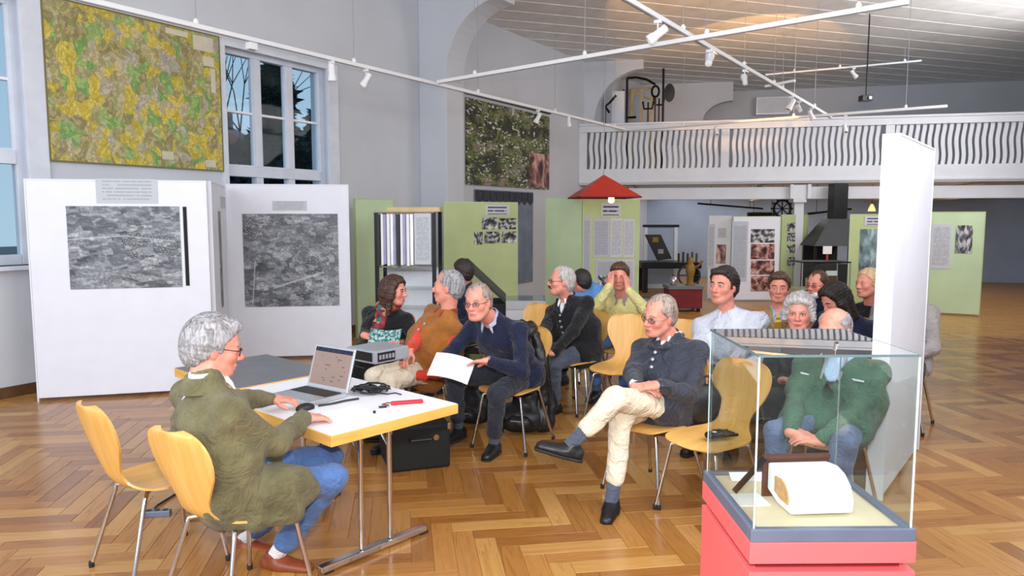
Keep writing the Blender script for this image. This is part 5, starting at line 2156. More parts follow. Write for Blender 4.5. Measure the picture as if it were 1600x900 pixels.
def person(label, hip, heading, neck, head, look, roll=0, jcollar=None, piping=None, drape=False, elbows=None, vw=.055, top='black_wool', trousers='charcoal_cloth', shirt=None, shoe='black_leather', sock='grey_sock',
           hair='short', hairm='hair_dark', hairline=0.0, chest=None, lhand=None, rhand=None, lfoot=None, rfoot=None, lhd=None, rhd=None, curl=.5,
           belly=.0, width=1.0, vdepth=0.0, collar=None, hs=1.0, glasses=None, beard=None, moustache=None, tie=None, skirt=.10, skin=(226, 154, 134),
           vox=.0055, lapel=False, cuffs=None, watch=None, buttons=0, scarf=False, sleeve=None, feet_dir=None, hem=.09, wr=.005, knees=None, legs=True, thigh=.43, shin=.42,
           pole_l=None, pole_r=None, shw=.185, look_down=False, shoulder_drop=.0, female=False, fur=None):
    """a seated figure; points are given in the camera-heading frame, turned into the person's own frame"""
    O = c2w((hip[0], hip[1], 0))
    rot = YAW + math.radians(heading)
    root = thing('person', label, 'person', O, rot)
    Ri = Matrix.Rotation(-rot, 3, 'Z')
    L = lambda p: Ri @ (c2w(p) - O)
    Ld = lambda v: Ri @ c2w(v)
    Pv = Vector((0, 0, hip[2]))
    Nk, Hd = L(neck), L(head)
    up = (Nk - Pv).normalized()
    ch = math.radians((chest if chest is not None else heading) - heading)
    side = Vector((-math.sin(ch), math.cos(ch), 0))
    side = (side - up * side.dot(up)).normalized()
    fwd = side.cross(up).normalized()
    lerp = lambda t: Pv.lerp(Nk, t)
    bend = -fwd * .02
    Ws = lerp(.36) + bend + fwd * belly * .35
    Ch = lerp(.70) + fwd * .0
    Tp = lerp(.93)
    SL, SR = lerp(.81 - shoulder_drop) + side * shw * width, lerp(.81 - shoulder_drop) - side * shw * width
    HL, HR = Pv + Vector((0, .095, -.01)), Pv + Vector((0, -.095, -.01))
    # limbs
    lw = L(lhand) if lhand is not None else Vector((.33, .13, .63))
    rw = L(rhand) if rhand is not None else Vector((.33, -.13, .63))
    la = L(lfoot) if lfoot is not None else Vector((.43, .13, .09))
    ra = L(rfoot) if rfoot is not None else Vector((.43, -.13, .09))
    eL = ik(SL, lw, .29, .26, Ld(pole_l) if pole_l is not None else Vector((-.45, .55, -.7)))
    eR = ik(SR, rw, .29, .26, Ld(pole_r) if pole_r is not None else Vector((-.45, -.55, -.7)))
    if elbows:
        eL = L(elbows[0]) if elbows[0] is not None else eL
        eR = L(elbows[1]) if elbows[1] is not None else eR
    kL = ik(HL, la, thigh, shin, Vector((.55, .18, .85)))
    kR = ik(HR, ra, thigh, shin, Vector((.55, -.18, .85)))
    if knees:
        kL = L(knees[0]) if knees[0] is not None else kL
        kR = L(knees[1]) if knees[1] is not None else kR
    # head frame
    f = Ld(azel(look[0], look[1])).normalized()
    l_ = Vector((0, 0, 1)).cross(f).normalized()
    l_ = Matrix.Rotation(math.radians(roll), 3, f) @ l_
    u_ = f.cross(l_).normalized()
    HR3 = Matrix((f, l_, u_)).transposed()
    hp = lambda x, y, z: Hd + HR3 @ (Vector((x, y, z)) * hs)
    HRn = np.array(HR3)
    allp = [Pv, Nk, Hd, SL, SR, lw, rw, la, ra, eL, eR, kL, kR]
    mn = np.array([min(p[i] for p in allp) for i in range(3)])
    mx = np.array([max(p[i] for p in allp) for i in range(3)])

    # ---------- body: one continuous surface (head, neck, trunk, arms, hands, legs, feet)
    B = Field(mn - .2, mx + .2, vox)
    B.ell(hp(-.012, 0, .035), np.array((.098, .077, .088)) * hs, .03, HRn)
    B.ell(hp(.026, 0, -.032), np.array((.068, .060, .084)) * hs, .03, HRn)
    B.ell(hp(.066, 0, -.096), np.array((.024, .026, .018)) * hs, .03, HRn)
    for s in (1, -1):
        B.cone(hp(.0, s * .050, -.050), hp(.052, s * .028, -.090), .020 * hs, .018 * hs, .03)
        B.ell(hp(.058, s * .040, -.022), np.array((.024, .024, .022)) * hs, .025, HRn)
        B.cone(hp(.074, s * .036, .022), hp(.086, s * .006, .020), .011 * hs, .010 * hs, .018)
        B.ell(hp(-.008, s * .077, -.008), np.array((.017, .010, .031)) * hs, .008, HRn)
    for s in (1, -1):
        B.ell(hp(.099, s * .031, .003), np.array((.020, .019, .012)) * hs, .012, HRn, 'cut')
        B.ell(hp(.078, s * .031, .003), np.array((.0135, .017, .0125)) * hs, .006, HRn)
    B.cone(hp(.084, 0, .014), hp(.111, 0, -.028), .008 * hs, .0125 * hs, .012)
    for s in (1, -1):
        B.ell(hp(.100, s * .013, -.033), np.array((.011, .008, .008)) * hs, .008, HRn)
    B.ell(hp(.088, 0, -.060), np.array((.012, .025, .0075)) * hs, .008, HRn)
    B.ell(hp(.086, 0, -.072), np.array((.012, .021, .008)) * hs, .008, HRn)
    B.cone(hp(-.022, 0, -.06), Nk + up * .0, .056 * hs, .062, .03)
    B.cone(Pv, Ws, .10, .09, .04, side, 1.3)
    B.cone(Ws, Ch, .09, .095, .04, side, 1.35)
    B.cone(Ch, Tp, .095, .045, .04, side, 1.5)
    for S_, E_, W_ in ((SL, eL, lw), (SR, eR, rw)):
        B.cone(Tp, S_, .05, .045, .04)
        B.cone(S_, E_, .042, .036, .02)
        B.cone(E_, W_, .036, .026, .02)
    if legs:
        for h_, k_, a_ in ((HL, kL, la), (HR, kR, ra)):
            B.cone(h_, k_, .07, .05, .03)
            B.cone(k_, a_, .046, .032, .02)
    fd = {}
    for nm_, a_, k_ in (('l', la, kL), ('r', ra, kR)):
        d = Vector((1, .15 if nm_ == 'l' else -.15, 0))
        if feet_dir and feet_dir.get(nm_) is not None:
            d = Ld(feet_dir[nm_])
        fd[nm_] = d.normalized()
        if legs:
            d2 = ((k_ - a_).normalized() * .35 + Vector((0, 0, .75))).normalized() if feet_dir and feet_dir.get(nm_ + 'free') else Vector((0, 0, 1))
            f2 = fd[nm_] - d2 * fd[nm_].dot(d2)
            f2 = f2.normalized() if f2.length > .01 else fd[nm_]
            B.cone(a_ - d2 * .03, a_ + f2 * .10 - d2 * .046, .024, .018, .02)

    def hand(Wp, E_, spec, sgn):
        """palm with five fingers; spec = (finger direction, palm normal, curl)"""
        d = (Wp - E_).normalized()
        n = Vector((0, 0, -1))
        cu = curl
        if spec is not None:
            d = Ld(spec[0]).normalized()
            n = Ld(spec[1])
            if len(spec) > 2:
                cu = spec[2]
        n = (n - d * n.dot(d)).normalized()
        t = n.cross(d) * sgn                              # toward the thumb side
        B.cone(Wp - d * .01, Wp + d * .03, .026, .024, .015, t, 1.2)
        for o in (.022, .0, -.022):
            B.cone(Wp + d * .025 + t * o, Wp + d * .085 + t * o * 1.15, .0145, .0125, .014)
        for o, ln, r in ((.031, .074, .0088), (.0105, .082, .0090), (-.0105, .077, .0086), (-.031, .060, .0078)):
            p = Wp + d * .084 + t * o
            dd = d.copy()
            for i, (fr_, bnd) in enumerate(((.45, .55), (.32, .9), (.23, .6))):
                ang = cu * bnd
                axis = d.cross(n).normalized()
                dd = Matrix.Rotation(ang, 3, axis) @ dd
                q_ = p + dd * ln * fr_
                B.cone(p, q_, r, r * .93, .003)
                p, r = q_, r * .93
        p = Wp + d * .022 + t * .030
        q_ = p + (d * .55 + t * .62 + n * .25).normalized() * .046
        B.cone(p, q_, .0135, .0105, .012)
        B.cone(q_, q_ + (d * .85 + t * .15 + n * .35).normalized() * .036, .0105, .0090, .003)
    if lhand is not NOHAND:
        hand(lw, eL, lhd, 1)
        hand(rw, eR, rhd, -1)
    V, Q = B.mesh()
    loc = (V - np.array(Hd)) @ HRn / hs
    base = np.array(srgb(*skin))
    tint = np.tile(base, (len(V), 1))

    def paint(c, r, colr, w):
        d = np.sqrt((((loc - np.array(c)) / np.array(r)) ** 2).sum(1))
        m = np.clip(1.25 - d, 0, 1)[:, None] * w
        tint[:, :3] = tint[:, :3] * (1 - m) + np.array(srgb(*colr))[:3] * m
    for s in (1, -1):
        paint((.075, s * .042, -.030), (.035, .026, .026), (226, 124, 112), .6)
        paint((-.01, s * .085, -.01), (.02, .02, .03), (218, 118, 108), .6)
        paint((.09, s * .031, -.008), (.02, .02, .012), (190, 128, 116), .5)
    paint((.112, 0, -.03), (.02, .018, .016), (222, 116, 106), .6)
    paint((.096, 0, -.066), (.016, .024, .010), (198, 108, 100) if not female else (190, 70, 76), .95)
    paint((.10, 0, -.0665), (.02, .024, .0025), (120, 52, 52), .8)
    body = np_mesh('body', V, Q, 'skin', root, tint)

    # ---------- face details
    for s in (1, -1):
        e = MB()
        c = hp(.0815, s * .031, .003)
        M = Matrix.Translation(c) @ HR3.to_4x4() @ Matrix.Rotation(math.pi / 2, 4, 'Y')
        e.lathe([(.0005, .0112 * hs), (.006 * hs, .0098 * hs), (.0100 * hs, .0055 * hs), (.0114 * hs, 0)], 12, M @ Matrix.Diagonal((.62, 1, 1, 1)))
        eo = e.build('eye', 'eye_white', root, smooth=True)
        MB().lathe([(.0005, .0121 * hs), (.0042 * hs, .0114 * hs), (.0055 * hs, .0085 * hs)], 10, M).build('iris', 'iris', eo, smooth=True)
        MB().tube([hp(.080, s * .050, .022), hp(.0905, s * .034, .029), hp(.0935, s * .014, .025)], [.003 * hs, .0045 * hs, .004 * hs], 6).build('eyebrow', hairm if hairm != 'beard_white' else 'hair_grey', root, smooth=True)
        if not look_down:
            MB().tube([hp(.080, s * .0475, .004), hp(.0915, s * .038, .0115), hp(.0945, s * .027, .0125), hp(.0905, s * .0165, .006)], .0024 * hs, 6).build('eyelid', 'iris' if female else 'eyelid_skin', root, smooth=True)
    if glasses:
        g_ = MB()
        for s in (1, -1):
            g_.tube([hp(.104 - .006 * abs(math.sin(a_)) - .012 * max(0, math.cos(a_)), s * (.032 + .0225 * math.cos(a_)), -.001 + .0165 * math.sin(a_)) for a_ in [k * math.pi / 8 for k in range(16)]], .0017, 6, True)
            g_.tube([hp(.092, s * .054, .004), hp(.06, s * .076, .006), hp(-.01, s * .081, .008), hp(-.03, s * .079, -.008)], .0019, 6)
        g_.tube([hp(.105, .010, .003), hp(.109, 0, .006), hp(.105, -.010, .003)], .0017, 6)
        go = g_.build('glasses', glasses, root, smooth=True)
        for s in (1, -1):
            q_ = [hp(.103 - .012 * max(0, math.cos(a_)), s * (.032 + .021 * math.cos(a_)), -.001 + .015 * math.sin(a_)) for a_ in [k * math.pi / 6 for k in range(12)]]
            MB().add(q_, [tuple(range(12))]).build('lens', 'lens_glass', go)
    if beard:
        Bd = Field(np.array(Hd) - .16, np.array(Hd) + .16, .005)
        Bd.ell(hp(.045, 0, -.085), np.array((.058, .060, .042)) * hs, .02, HRn)
        for s in (1, -1):
            Bd.cone(hp(.02, s * .062, -.02), hp(.045, s * .052, -.075), .013 * hs, .018 * hs, .02)
        Bd.ell(hp(.11, 0, -.064), np.array((.03, .022, .012)) * hs, .008, HRn, 'cut')
        field_part('beard', Bd, beard, root, .003, 90)
    if moustache:
        MB().tube([hp(.086, .032, -.062), hp(.101, .014, -.050), hp(.106, 0, -.047), hp(.101, -.014, -.050), hp(.086, -.032, -.062)], [.004, .0075, .007, .0075, .004], 8).build('moustache', moustache, root, smooth=True)

    # ---------- hair
    if hair:
        hx = .30 if hair == 'long' else .17
        Hf = Field(np.array(Hd) - np.array((.17, .17, hx)), np.array(Hd) + .17, .006)
        th = {'short': .011, 'thick': .015, 'bald': .006, 'receding': .009, 'long': .020, 'bob': .026}[hair]
        Hf.ell(hp(-.014, 0, .037), np.array((.098 + th, .078 + th, .089 + th)) * hs, .02, HRn)
        Hf.ell(hp(-.045, 0, -.010), np.array((.066 + th, .070 + th * .8, .078 + th * .6)) * hs, .03, HRn)
        n0 = HR3 @ Vector((.76, 0, -.65)).normalized()
        Hf.half(hp(.070 + hairline, 0, .076), n0, .012)
        if hair == 'short' or hair == 'thick':
            for s in (1, -1):
                Hf.cone(hp(.022, s * .070, .035), hp(.016, s * .073, -.008), .010 * hs, .008 * hs, .012)
        if hair == 'thick':
            Hf.cone(hp(.060, .04, .098), hp(.066, -.04, .098), .02 * hs, .022 * hs, .02)
        if hair == 'bald':
            Hf.ell(hp(.02, 0, .115), np.array((.115, .066, .085)) * hs, .02, HRn, 'cut')
        if hair == 'receding':
            for s in (1, -1):
                Hf.ell(hp(.078, s * .042, .095), np.array((.050, .028, .042)) * hs, .03, HRn, 'cut')
        if hair == 'long':
            for s in (1, -1):
                Hf.cone(hp(.035, s * .066, .075), hp(.020, s * .086, -.03), .026 * hs, .028 * hs, .03)
                Hf.cone(hp(.010, s * .084, -.02), hp(-.005, s * .085, -.19), .032 * hs, .020 * hs, .03)
            Hf.cone(hp(-.06, 0, 0), hp(-.075, 0, -.20), .07 * hs, .045 * hs, .04, l_, 1.3)
            Hf.cone(hp(.045, .03, .108), hp(.05, -.03, .108), .018 * hs, .018 * hs, .03)
        if hair == 'bob':
            for s in (1, -1):
                Hf.cone(hp(.035, s * .066, .07), hp(.012, s * .084, -.035), .024 * hs, .024 * hs, .03)
            Hf.cone(hp(.062, .04, .090), hp(.066, -.04, .090), .022 * hs, .022 * hs, .03)
            Hf.ell(hp(-.05, 0, -.02), np.array((.075, .085, .085)) * hs, .03, HRn)
        V, Q = Hf.mesh()
        loc = (V - np.array(Hd)) @ HRn
        an = np.arctan2(loc[:, 1], loc[:, 2] + .02)
        st = np.sin(an * 30 + 1.2 * np.sin(loc[:, 0] * 22)) * .0011 + np.sin(an * 9 + loc[:, 0] * 16 + 1.0 * np.sin(loc[:, 2] * 18)) * .0016
        if hair in ('bob', 'thick', 'long'):
            st *= 1.5
        V = V + vnormals(V, Q) * st[:, None]
        np_mesh('hair', V, Q, hairm, root)

    # ---------- garments
    g = .008

    def torso(T, o, low=True):
        T.cone(Pv - up * (.06 if low else 0), Ws, .118 + o + belly * .3, .122 + o + belly, .05, side, 1.36 * width)
        T.cone(Ws, Ch, .122 + o + belly, .122 + o + belly * .15, .05, side, 1.36 * width)
        T.cone(Ch, Tp, .122 + o, .058 + o, .05, side, 1.34 * width)
        T.cone(Nk - up * .02, Nk + up * .015, .064 + o, .060 + o * .8, .03)
        if female:
            for s in (1, -1):
                T.ell(Ch + fwd * (.085 + o) + side * s * .075 - up * .03, (.06, .06, .065), .04)

    lo, hi = mn - .22, mx + .22
    cv = max(vox * 1.55, .0085)
    T = Field(lo, hi, cv)
    torso(T, g)
    sl = sleeve or top
    for S_, E_, W_ in ((SL, eL, lw), (SR, eR, rw)):
        so_ = S_ - lerp(.81 - shoulder_drop)
        T.cone(Nk + up * .004, S_ + up * .012, .044, .050, .03)
        T.cone(lerp(.80), S_, .068, .058, .03)
        T.cone(lerp(.55) + so_ * .45, S_ - so_ * .06, .088, .060, .04)
        if sl == top:
            T.cone(S_, E_, .060, .055, .035)
            T.cone(E_, E_.lerp(W_, .94), .056, .042, .03)
    if skirt > 0:
        for h_, k_, s in ((HL, kL, 1), (HR, kR, -1)):
            d = (k_ - h_).normalized()
            T.cone(h_ + Vector((-.03, s * .025, .01)), h_ + d * skirt + Vector((0, s * .03, .0)), .112, .104, .05)
    if drape:                                             # coat tail hanging over the side of the seat
        T.cone(Pv + Vector((.04, -.15, .0)), Pv + Vector((.19, -.19, -.01)), .086, .085, .05)
        T.cone(Pv + Vector((.06, -.20, -.10)), Pv + Vector((.19, -.225, -.10)), .052, .050, .05)
    nf = Nk + fwd * .075 + up * .035
    T.cone(Nk + up * .01, Nk.lerp(hp(-.01, 0, -.06), .9) + up * .02, .056, .062, .01, op='cut')
    if vdepth:
        vb = lerp(1 - vdepth) + fwd * (.135 + belly * .5)
        T.cone(nf, vb, vw, .006 + (vw - .055) * .8, .012, op='cut')
    field_part('jacket' if vdepth else 'top', T, top, root, wr, 26, hip[0] * 7, (1, 1, .7))
    if sl != top:
        for S_, E_, W_ in ((SL, eL, lw), (SR, eR, rw)):
            T = Field(np.minimum(np.minimum(S_, E_), W_) - .1, np.maximum(np.maximum(S_, E_), W_) + .1, cv)
            T.cone(S_, E_, .058, .052, .04)
            T.cone(E_, E_.lerp(W_, .94), .052, .040, .03)
            field_part('sleeve', T, sl, root, wr * .8, 30, 2.0)
    if shirt:
        T = Field(lo, hi, cv)
        torso(T, -.006, False)
        T.cone(Nk + up * .01, Nk.lerp(hp(-.01, 0, -.06), .9) + up * .02, .052, .06, .01, op='cut')
        T.half(lerp(.45), -up, .0)
        field_part('shirt', T, shirt, root, .0015, 30)
    cm = collar or (shirt if shirt else None)
    if cm:
        pts = []
        for k in range(15):
            a_ = math.radians(28 + 304 * k / 14)
            dn = .03 * max(0, math.cos(a_))
            pts.append(Nk + up * (.042 - dn * 1.6) + fwd * (.066 * math.cos(a_) + .012) + side * (.066 * math.sin(a_)))
        cb_ = MB()
        cv_ = []
        for k in range(19):
            a_ = math.radians(22 + 316 * k / 18)
            fr_ = max(0, math.cos(a_))
            rad = lambda r_: fwd * (r_ * math.cos(a_) + .006) + side * (r_ * math.sin(a_))
            top_ = Nk + up * (.056 - .035 * fr_) + rad(.066)
            low_ = Nk + up * (.012 - .030 * fr_) + rad(.080)
            cv_ += [top_, low_, low_ - rad(.080).normalized() * .008, top_ - rad(.066).normalized() * .008]
        cf_ = []
        for k in range(18):
            for j in range(4):
                cf_.append((k * 4 + j, k * 4 + (j + 1) % 4, k * 4 + 4 + (j + 1) % 4, k * 4 + 4 + j))
        cf_ += [(0, 3, 2, 1), (72, 73, 74, 75)]
        cb_.add(cv_, cf_).build('collar', cm, root, smooth=True)
        for s in (1, -1):
            a_ = pts[0] if s == 1 else pts[-1]
            MB().tube([a_ + up * .008, a_ - up * .022 + fwd * .016 + side * s * .010, a_ - up * .050 + fwd * .026 + side * s * .018], [.012, .010, .003], 8).build('collar_point', cm, root, smooth=True)
    if lapel and vdepth:
        for s in (1, -1):
            T = Field(lo, hi, .008)
            vb = lerp(1 - vdepth) + fwd * (.134 + belly * .6) + side * s * .008
            m1 = lerp(.82) + fwd * .128 + side * s * .062
            m2 = Nk + fwd * .045 + side * s * .068 + up * .015
            m3 = Nk - fwd * .055 + side * s * .045 + up * .04
            T.cone(vb, m1, .006, .019, .008, side, 1.5)
            T.cone(m1, m2, .019, .017, .01)
            T.cone(m2, m3, .017, .016, .01)
            T.cone(m3, Nk - fwd * .072 + up * .045, .016, .016, .01)
            field_part('lapel', T, top, root)
    if tie:
        p0 = Nk + fwd * .086 - up * .0
        b_ = MB()
        p1, p2 = lerp(.80) + fwd * (.132 + belly * .3), lerp(.5) + fwd * (.145 + belly)
        ss = []
        for p_, w_ in ((p0, .016), (p0 - up * .03 + fwd * .008, .012), (p1, .030), (p2, .040)):
            for (a_, c_) in ((-1, 0), (1, 0), (1, 1), (-1, 1)):
                ss.append(p_ + side * a_ * w_ + fwd * (.012 * c_))
        fs = [(0, 1, 2, 3), (12, 15, 14, 13)]
        for i in range(3):
            for k in range(4):
                fs.append((i * 4 + k, i * 4 + 4 + k, i * 4 + 4 + (k + 1) % 4, i * 4 + (k + 1) % 4))
        b_.add(ss, fs)
        b_.build('necktie', tie, root, .003)
    if buttons:
        for k in range(buttons):
            p_ = lerp(.72 - .115 * k) + fwd * (.139 + belly * (1.05 if k else .5)) + side * .0
            M = Matrix.Translation(p_) @ fwd.to_track_quat('Z', 'Y').to_matrix().to_4x4()
            MB().lathe([(.011, -.006), (.011, .004), (.006, .006)], 10, M).build('button', 'aluminium', root)
    if jcollar:                                            # jacket's own turned-down collar
        cb_ = MB()
        cv_ = []
        for k in range(19):
            a_ = math.radians(50 + 260 * k / 18)
            rad = lambda r_: fwd * (r_ * math.cos(a_) - .004) + side * (r_ * math.sin(a_))
            fr_ = max(0, math.cos(a_))
            top_ = Nk + up * (.042 - .03 * fr_) + rad(.076)
            low_ = Nk + up * (-.018 - .03 * fr_) + rad(.108)
            cv_ += [top_, low_, low_ - rad(.1).normalized() * .012 - up * .006, top_ - rad(.1).normalized() * .012]
        cf_ = []
        for k in range(18):
            for j in range(4):
                cf_.append((k * 4 + j, k * 4 + (j + 1) % 4, k * 4 + 4 + (j + 1) % 4, k * 4 + 4 + j))
        cf_ += [(0, 3, 2, 1), (72, 73, 74, 75)]
        cb_.add(cv_, cf_).build('jacket_collar', jcollar, root, smooth=True)
    if piping:
        for s in (1, -1):
            p_ = lerp(.52) + fwd * (.118 + belly * .7) + side * s * .13
            MB().tube([p_ - side * .045 + up * .008, p_, p_ + side * .045 - up * .004], .006, 6).build('pocket_piping', piping, root, smooth=True)
            MB().tube([Nk + fwd * .07 + side * s * .05, lerp(.75) + fwd * .135 + side * s * .055, lerp(.45) + fwd * (.135 + belly) + side * s * .05], .007, 6).build('zip_edge', 'aluminium', root, smooth=True)
    if scarf:
        T = Field(lo, hi, .008)
        for k in range(12):
            a0, a1 = 2 * math.pi * k / 12, 2 * math.pi * (k + 1) / 12
            P_ = lambda a_: Nk + up * (.03 - .03 * math.cos(a_)) + fwd * (.075 * math.cos(a_) + .01) + side * (.075 * math.sin(a_))
            T.cone(P_(a0), P_(a1), .032, .032, .015)
        T.cone(Nk + fwd * .095 + side * .02, lerp(.62) + fwd * .15 + side * .035, .036, .040, .02)
        T.cone(lerp(.62) + fwd * .15 + side * .035, lerp(.30) + fwd * .155 + side * .03, .040, .045, .02)
        T.cone(Nk + fwd * .095 - side * .01, lerp(.45) + fwd * .155 - side * .02, .034, .036, .02)
        field_part('scarf', T, 'patterned_scarf', root, .006, 50)
    if cuffs:
        for E_, W_ in ((eL, lw), (eR, rw)):
            d = (W_ - E_).normalized()
            MB().tube([W_ - d * .035, W_ + d * .008], [.037, .036], 14).build('cuff', cuffs, root, smooth=True)
    if watch:
        E_, W_ = (eL, lw) if watch == 'l' else (eR, rw)
        d = (W_ - E_).normalized()
        MB().tube([W_ - d * .012, W_ + d * .012], .034, 14).build('watch', 'aluminium', root, smooth=True)
    if legs:
        T = Field(lo, hi, cv)
        T.cone(Pv + Vector((0, .06, -.01)), Pv + Vector((0, -.06, -.01)), .115, .115, .03)
        for h_, k_, a_ in ((HL, kL, la), (HR, kR, ra)):
            T.cone(h_, k_, .092, .069, .03)
            d = (k_ - a_).normalized()
            T.cone(k_, a_ + d * hem, .069, .056, .025)
        V, Q = T.mesh()
        V = V + vnormals(V, Q) * wrinkle(V, .0045, 24, 1.0)[:, None]
        np_mesh('trousers', V, Q, trousers, root)
        for nm_, a_, k_ in (('l', la, kL), ('r', ra, kR)):
            d = (k_ - a_).normalized()
            MB().tube([a_ - d * .02, a_ + d * .05, a_ + d * (hem + .05)], [.040, .041, .045], 14).build('sock', sock, root, smooth=True)
            F_ = fd[nm_]
            # shoe: foot pitched with its own sole plane
            upf = (d * .35 + Vector((0, 0, .75))).normalized() if feet_dir and feet_dir.get(nm_ + 'free') else Vector((0, 0, 1))
            s_ = upf.cross(F_)
            if s_.length < 1e-3:
                s_ = Vector((0, 1, 0))
            s_.normalize()
            F2 = s_.cross(upf).normalized()
            if F2.dot(F_) < 0:
                F2 = -F2
            c = a_ - upf * .085
            T = Field(np.array(c) - .26, np.array(c) + .26, .006)
            T.cone(c + upf * .042 - F2 * .045, c + upf * .036 + F2 * .03, .041, .040, .02)
            T.cone(c + upf * .036 + F2 * .03, c + upf * .028 + F2 * .165, .041, .030, .03, s_, 1.25)
            T.cone(a_ - F2 * .012 + upf * .0, c + upf * .05, .043, .045, .02)
            T.half(c + upf * .016, -upf)
            T.half(a_ + upf * .012 - F2 * .0, upf)
            so = field_part('shoe', T, shoe, root)
            T = Field(np.array(c) - .26, np.array(c) + .26, .006)
            T.cone(c + upf * .012 - F2 * .045, c + upf * .012 + F2 * .03, .043, .041, .01)
            T.cone(c + upf * .012 + F2 * .03, c + upf * .012 + F2 * .168, .041, .032, .02, s_, 1.25)
            T.half(c + upf * .018, upf)
            T.half(c - upf * .001, -upf)
            field_part('sole', T, 'shoe_sole' if shoe == 'brown_leather' else 'rubber', so)
    return dict(root=root, fwd=fwd, side=side, up=up, L=L, lw=lw, rw=rw, Nk=Nk, Pv=Pv, lerp=lerp)


def held(name, label, cat, c, ex_, ez_, w, h, material, bend=0.0):
    """a thin sheet held in a hand: centre c, edge directions in the camera-heading frame"""
    o = c2w(c)
    ex_, ez_ = c2w(ex_).normalized(), c2w(ez_)
    ez_ = (ez_ - ex_ * ez_.dot(ex_)).normalized()
    ny = ez_.cross(ex_)
    t = thing(name, label, cat, o)
    M = Matrix((ex_, ny, ez_)).transposed().to_4x4()
    t.matrix_basis = Matrix.Translation(o) @ M
    b = MB()
    n = 8
    vs_, fs = [], []
    for i in range(n + 1):
        s = -1 + 2 * i / n
        for y in (-.002, .002):
            for z in (-h / 2, h / 2):
                vs_.append((s * w / 2, y + bend * s * s, z))
    for i in range(n):
        a = i * 4
        fs += [(a, a + 1, a + 5, a + 4), (a + 2, a + 6, a + 7, a + 3), (a + 1, a + 3, a + 7, a + 5), (a, a + 4, a + 6, a + 2)]
    fs += [(0, 2, 3, 1), (n * 4, n * 4 + 1, n * 4 + 3, n * 4 + 2)]
    b.add(vs_, fs)
    b.build('sheet', material, t)
    b2 = MB()
    b2.add([(x * .98, y + .0045, z * .97) for x, y, z in vs_], fs)
    b2.build('second_sheet', 'paper', t)
    return t


def hdir(a):
    return Vector((math.cos(math.radians(a)), math.sin(math.radians(a)), 0))


def seat(label, hip, heading, back=.06):
    return chair(label, Vector((hip[0], hip[1], 0)) + hdir(heading) * back, heading)


def at(v, z):
    return Vector((v[0], v[1], z))


def up_from(hip, heading, lean, h=.50, sidel=0.0):
    """neck base above a hip, leaning back (negative) or forward"""
    return Vector((hip[0], hip[1], hip[2] + h)) + hdir(heading) * lean + hdir(heading + 90) * sidel


# ---- the speaker in the olive suede jacket
hip = at(D(352, 775, 3.12), .54)
hd1 = 44
chair('beech shell chair under the speaker in the olive jacket', Vector((hip.x, hip.y, 0)) + hdir(52) * .07 + Vector((.0, -.03, 0)), 58)
nk = D(322, 598, 3.06)
person('man in olive suede jacket and jeans sitting at the laptop table with his back turned', hip, hd1, nk, D(334, 543, 3.12), (30, -12),
       top='olive_suede', trousers='blue_denim', shirt='white_cotton', jcollar='olive_suede', shoe='brown_leather', sock='white_sock', hair='thick', hairm='hair_grey', chest=46,
       rhand=D(474, 652, 3.42), lhand=D(424, 624, 3.70), rhd=(azel(32, -8), (0, 0, -1), .5), lhd=(azel(10, -4), (0, 0, -1), .55),
       rfoot=D(432, 866, 3.48), lfoot=D(384, 842, 3.72), feet_dir=dict(l=azel(-10, 0), r=azel(-12, 0)), knees=(D(512, 715, 3.62), D(518, 748, 3.34)),
       belly=.03, width=1.14, shw=.178, hs=1.08, glasses='black_plastic', drape=True, skirt=.26, vdepth=.35, vox=.0048, wr=.008, elbows=(None, D(430, 692, 3.14)), pole_l=(-.4, .5, -.6), hem=.10)
# empty chair at his left
chair('empty beech shell chair behind the speaker beside the white panels', F(240, 748, .45) + Vector((0, .05, 0)), 50)

# ---- front row
hip = at(D(1034, 640, 4.55), .54)
hdg = -140
seat('beech shell chair under the man with crossed legs', hip, hdg, .07)
person('man in slate jacket and cream trousers sitting with crossed legs and folded hands', hip, hdg, D(1048, 530, 4.67), D(1030, 494, 4.60), (-146, -8), roll=-8,
       top='slate_jacket', trousers='cream_cotton', shirt='white_cotton', hair='receding', hairm='hair_grey_brown', chest=-135,
       rhand=D(993, 603, 4.28), lhand=D(1030, 602, 4.22), rhd=(azel(-25, -5), (0, .2, -1), .45), lhd=(azel(178, -4), (0, .3, -1), .5),
       rfoot=D(956, 782, 4.16), lfoot=D(893, 694, 4.06), knees=(D(962, 622, 4.12), D(972, 650, 4.28)),
       feet_dir=dict(r=azel(-108, 0), l=azel(176, -22), lfree=1), belly=.035, width=1.12, vdepth=.22, lapel=True, cuffs='white_cotton', hs=1.06, glasses='dark_chrome',
       buttons=3, vox=.005, shin=.44, skirt=.12, hem=.13, wr=.006, pole_l=(.6, .2, -.7), pole_r=(-.5, .4, -.6))
chair('empty beech shell chair between the cream-trousered man and the green anorak', Vector((1.16, 4.16, 0)), -142)
hip = at(D(1300, 655, 4.25), .54)
hdg = -128
seat('beech shell chair under the man in the green anorak', hip, hdg)
person('bald man in green anorak and blue-grey trousers with clasped hands behind the glass case', hip, hdg, D(1315, 560, 4.40), D(1303, 516, 4.32), (-140, -6),
       top='green_anorak', trousers='grey_blue_trousers', shirt='pale_blue_shirt', hair='bald', hairm='hair_grey', rhand=D(1236, 676, 3.92), lhand=D(1282, 690, 3.86),
       rhd=(azel(-12, -10), (0, .4, -1), .5), lhd=(azel(172, 8), (0, .4, -1), .5), belly=.05, width=1.15, vdepth=.78, vw=.085, hs=1.06, vox=.0055, wr=.008, skirt=.16,
       jcollar='moss_panel', piping='white_cotton', rfoot=at(hip + hdir(hdg) * .46 + hdir(hdg - 90) * .16, .09), lfoot=at(hip + hdir(hdg) * .46 + hdir(hdg + 90) * .14, .09))

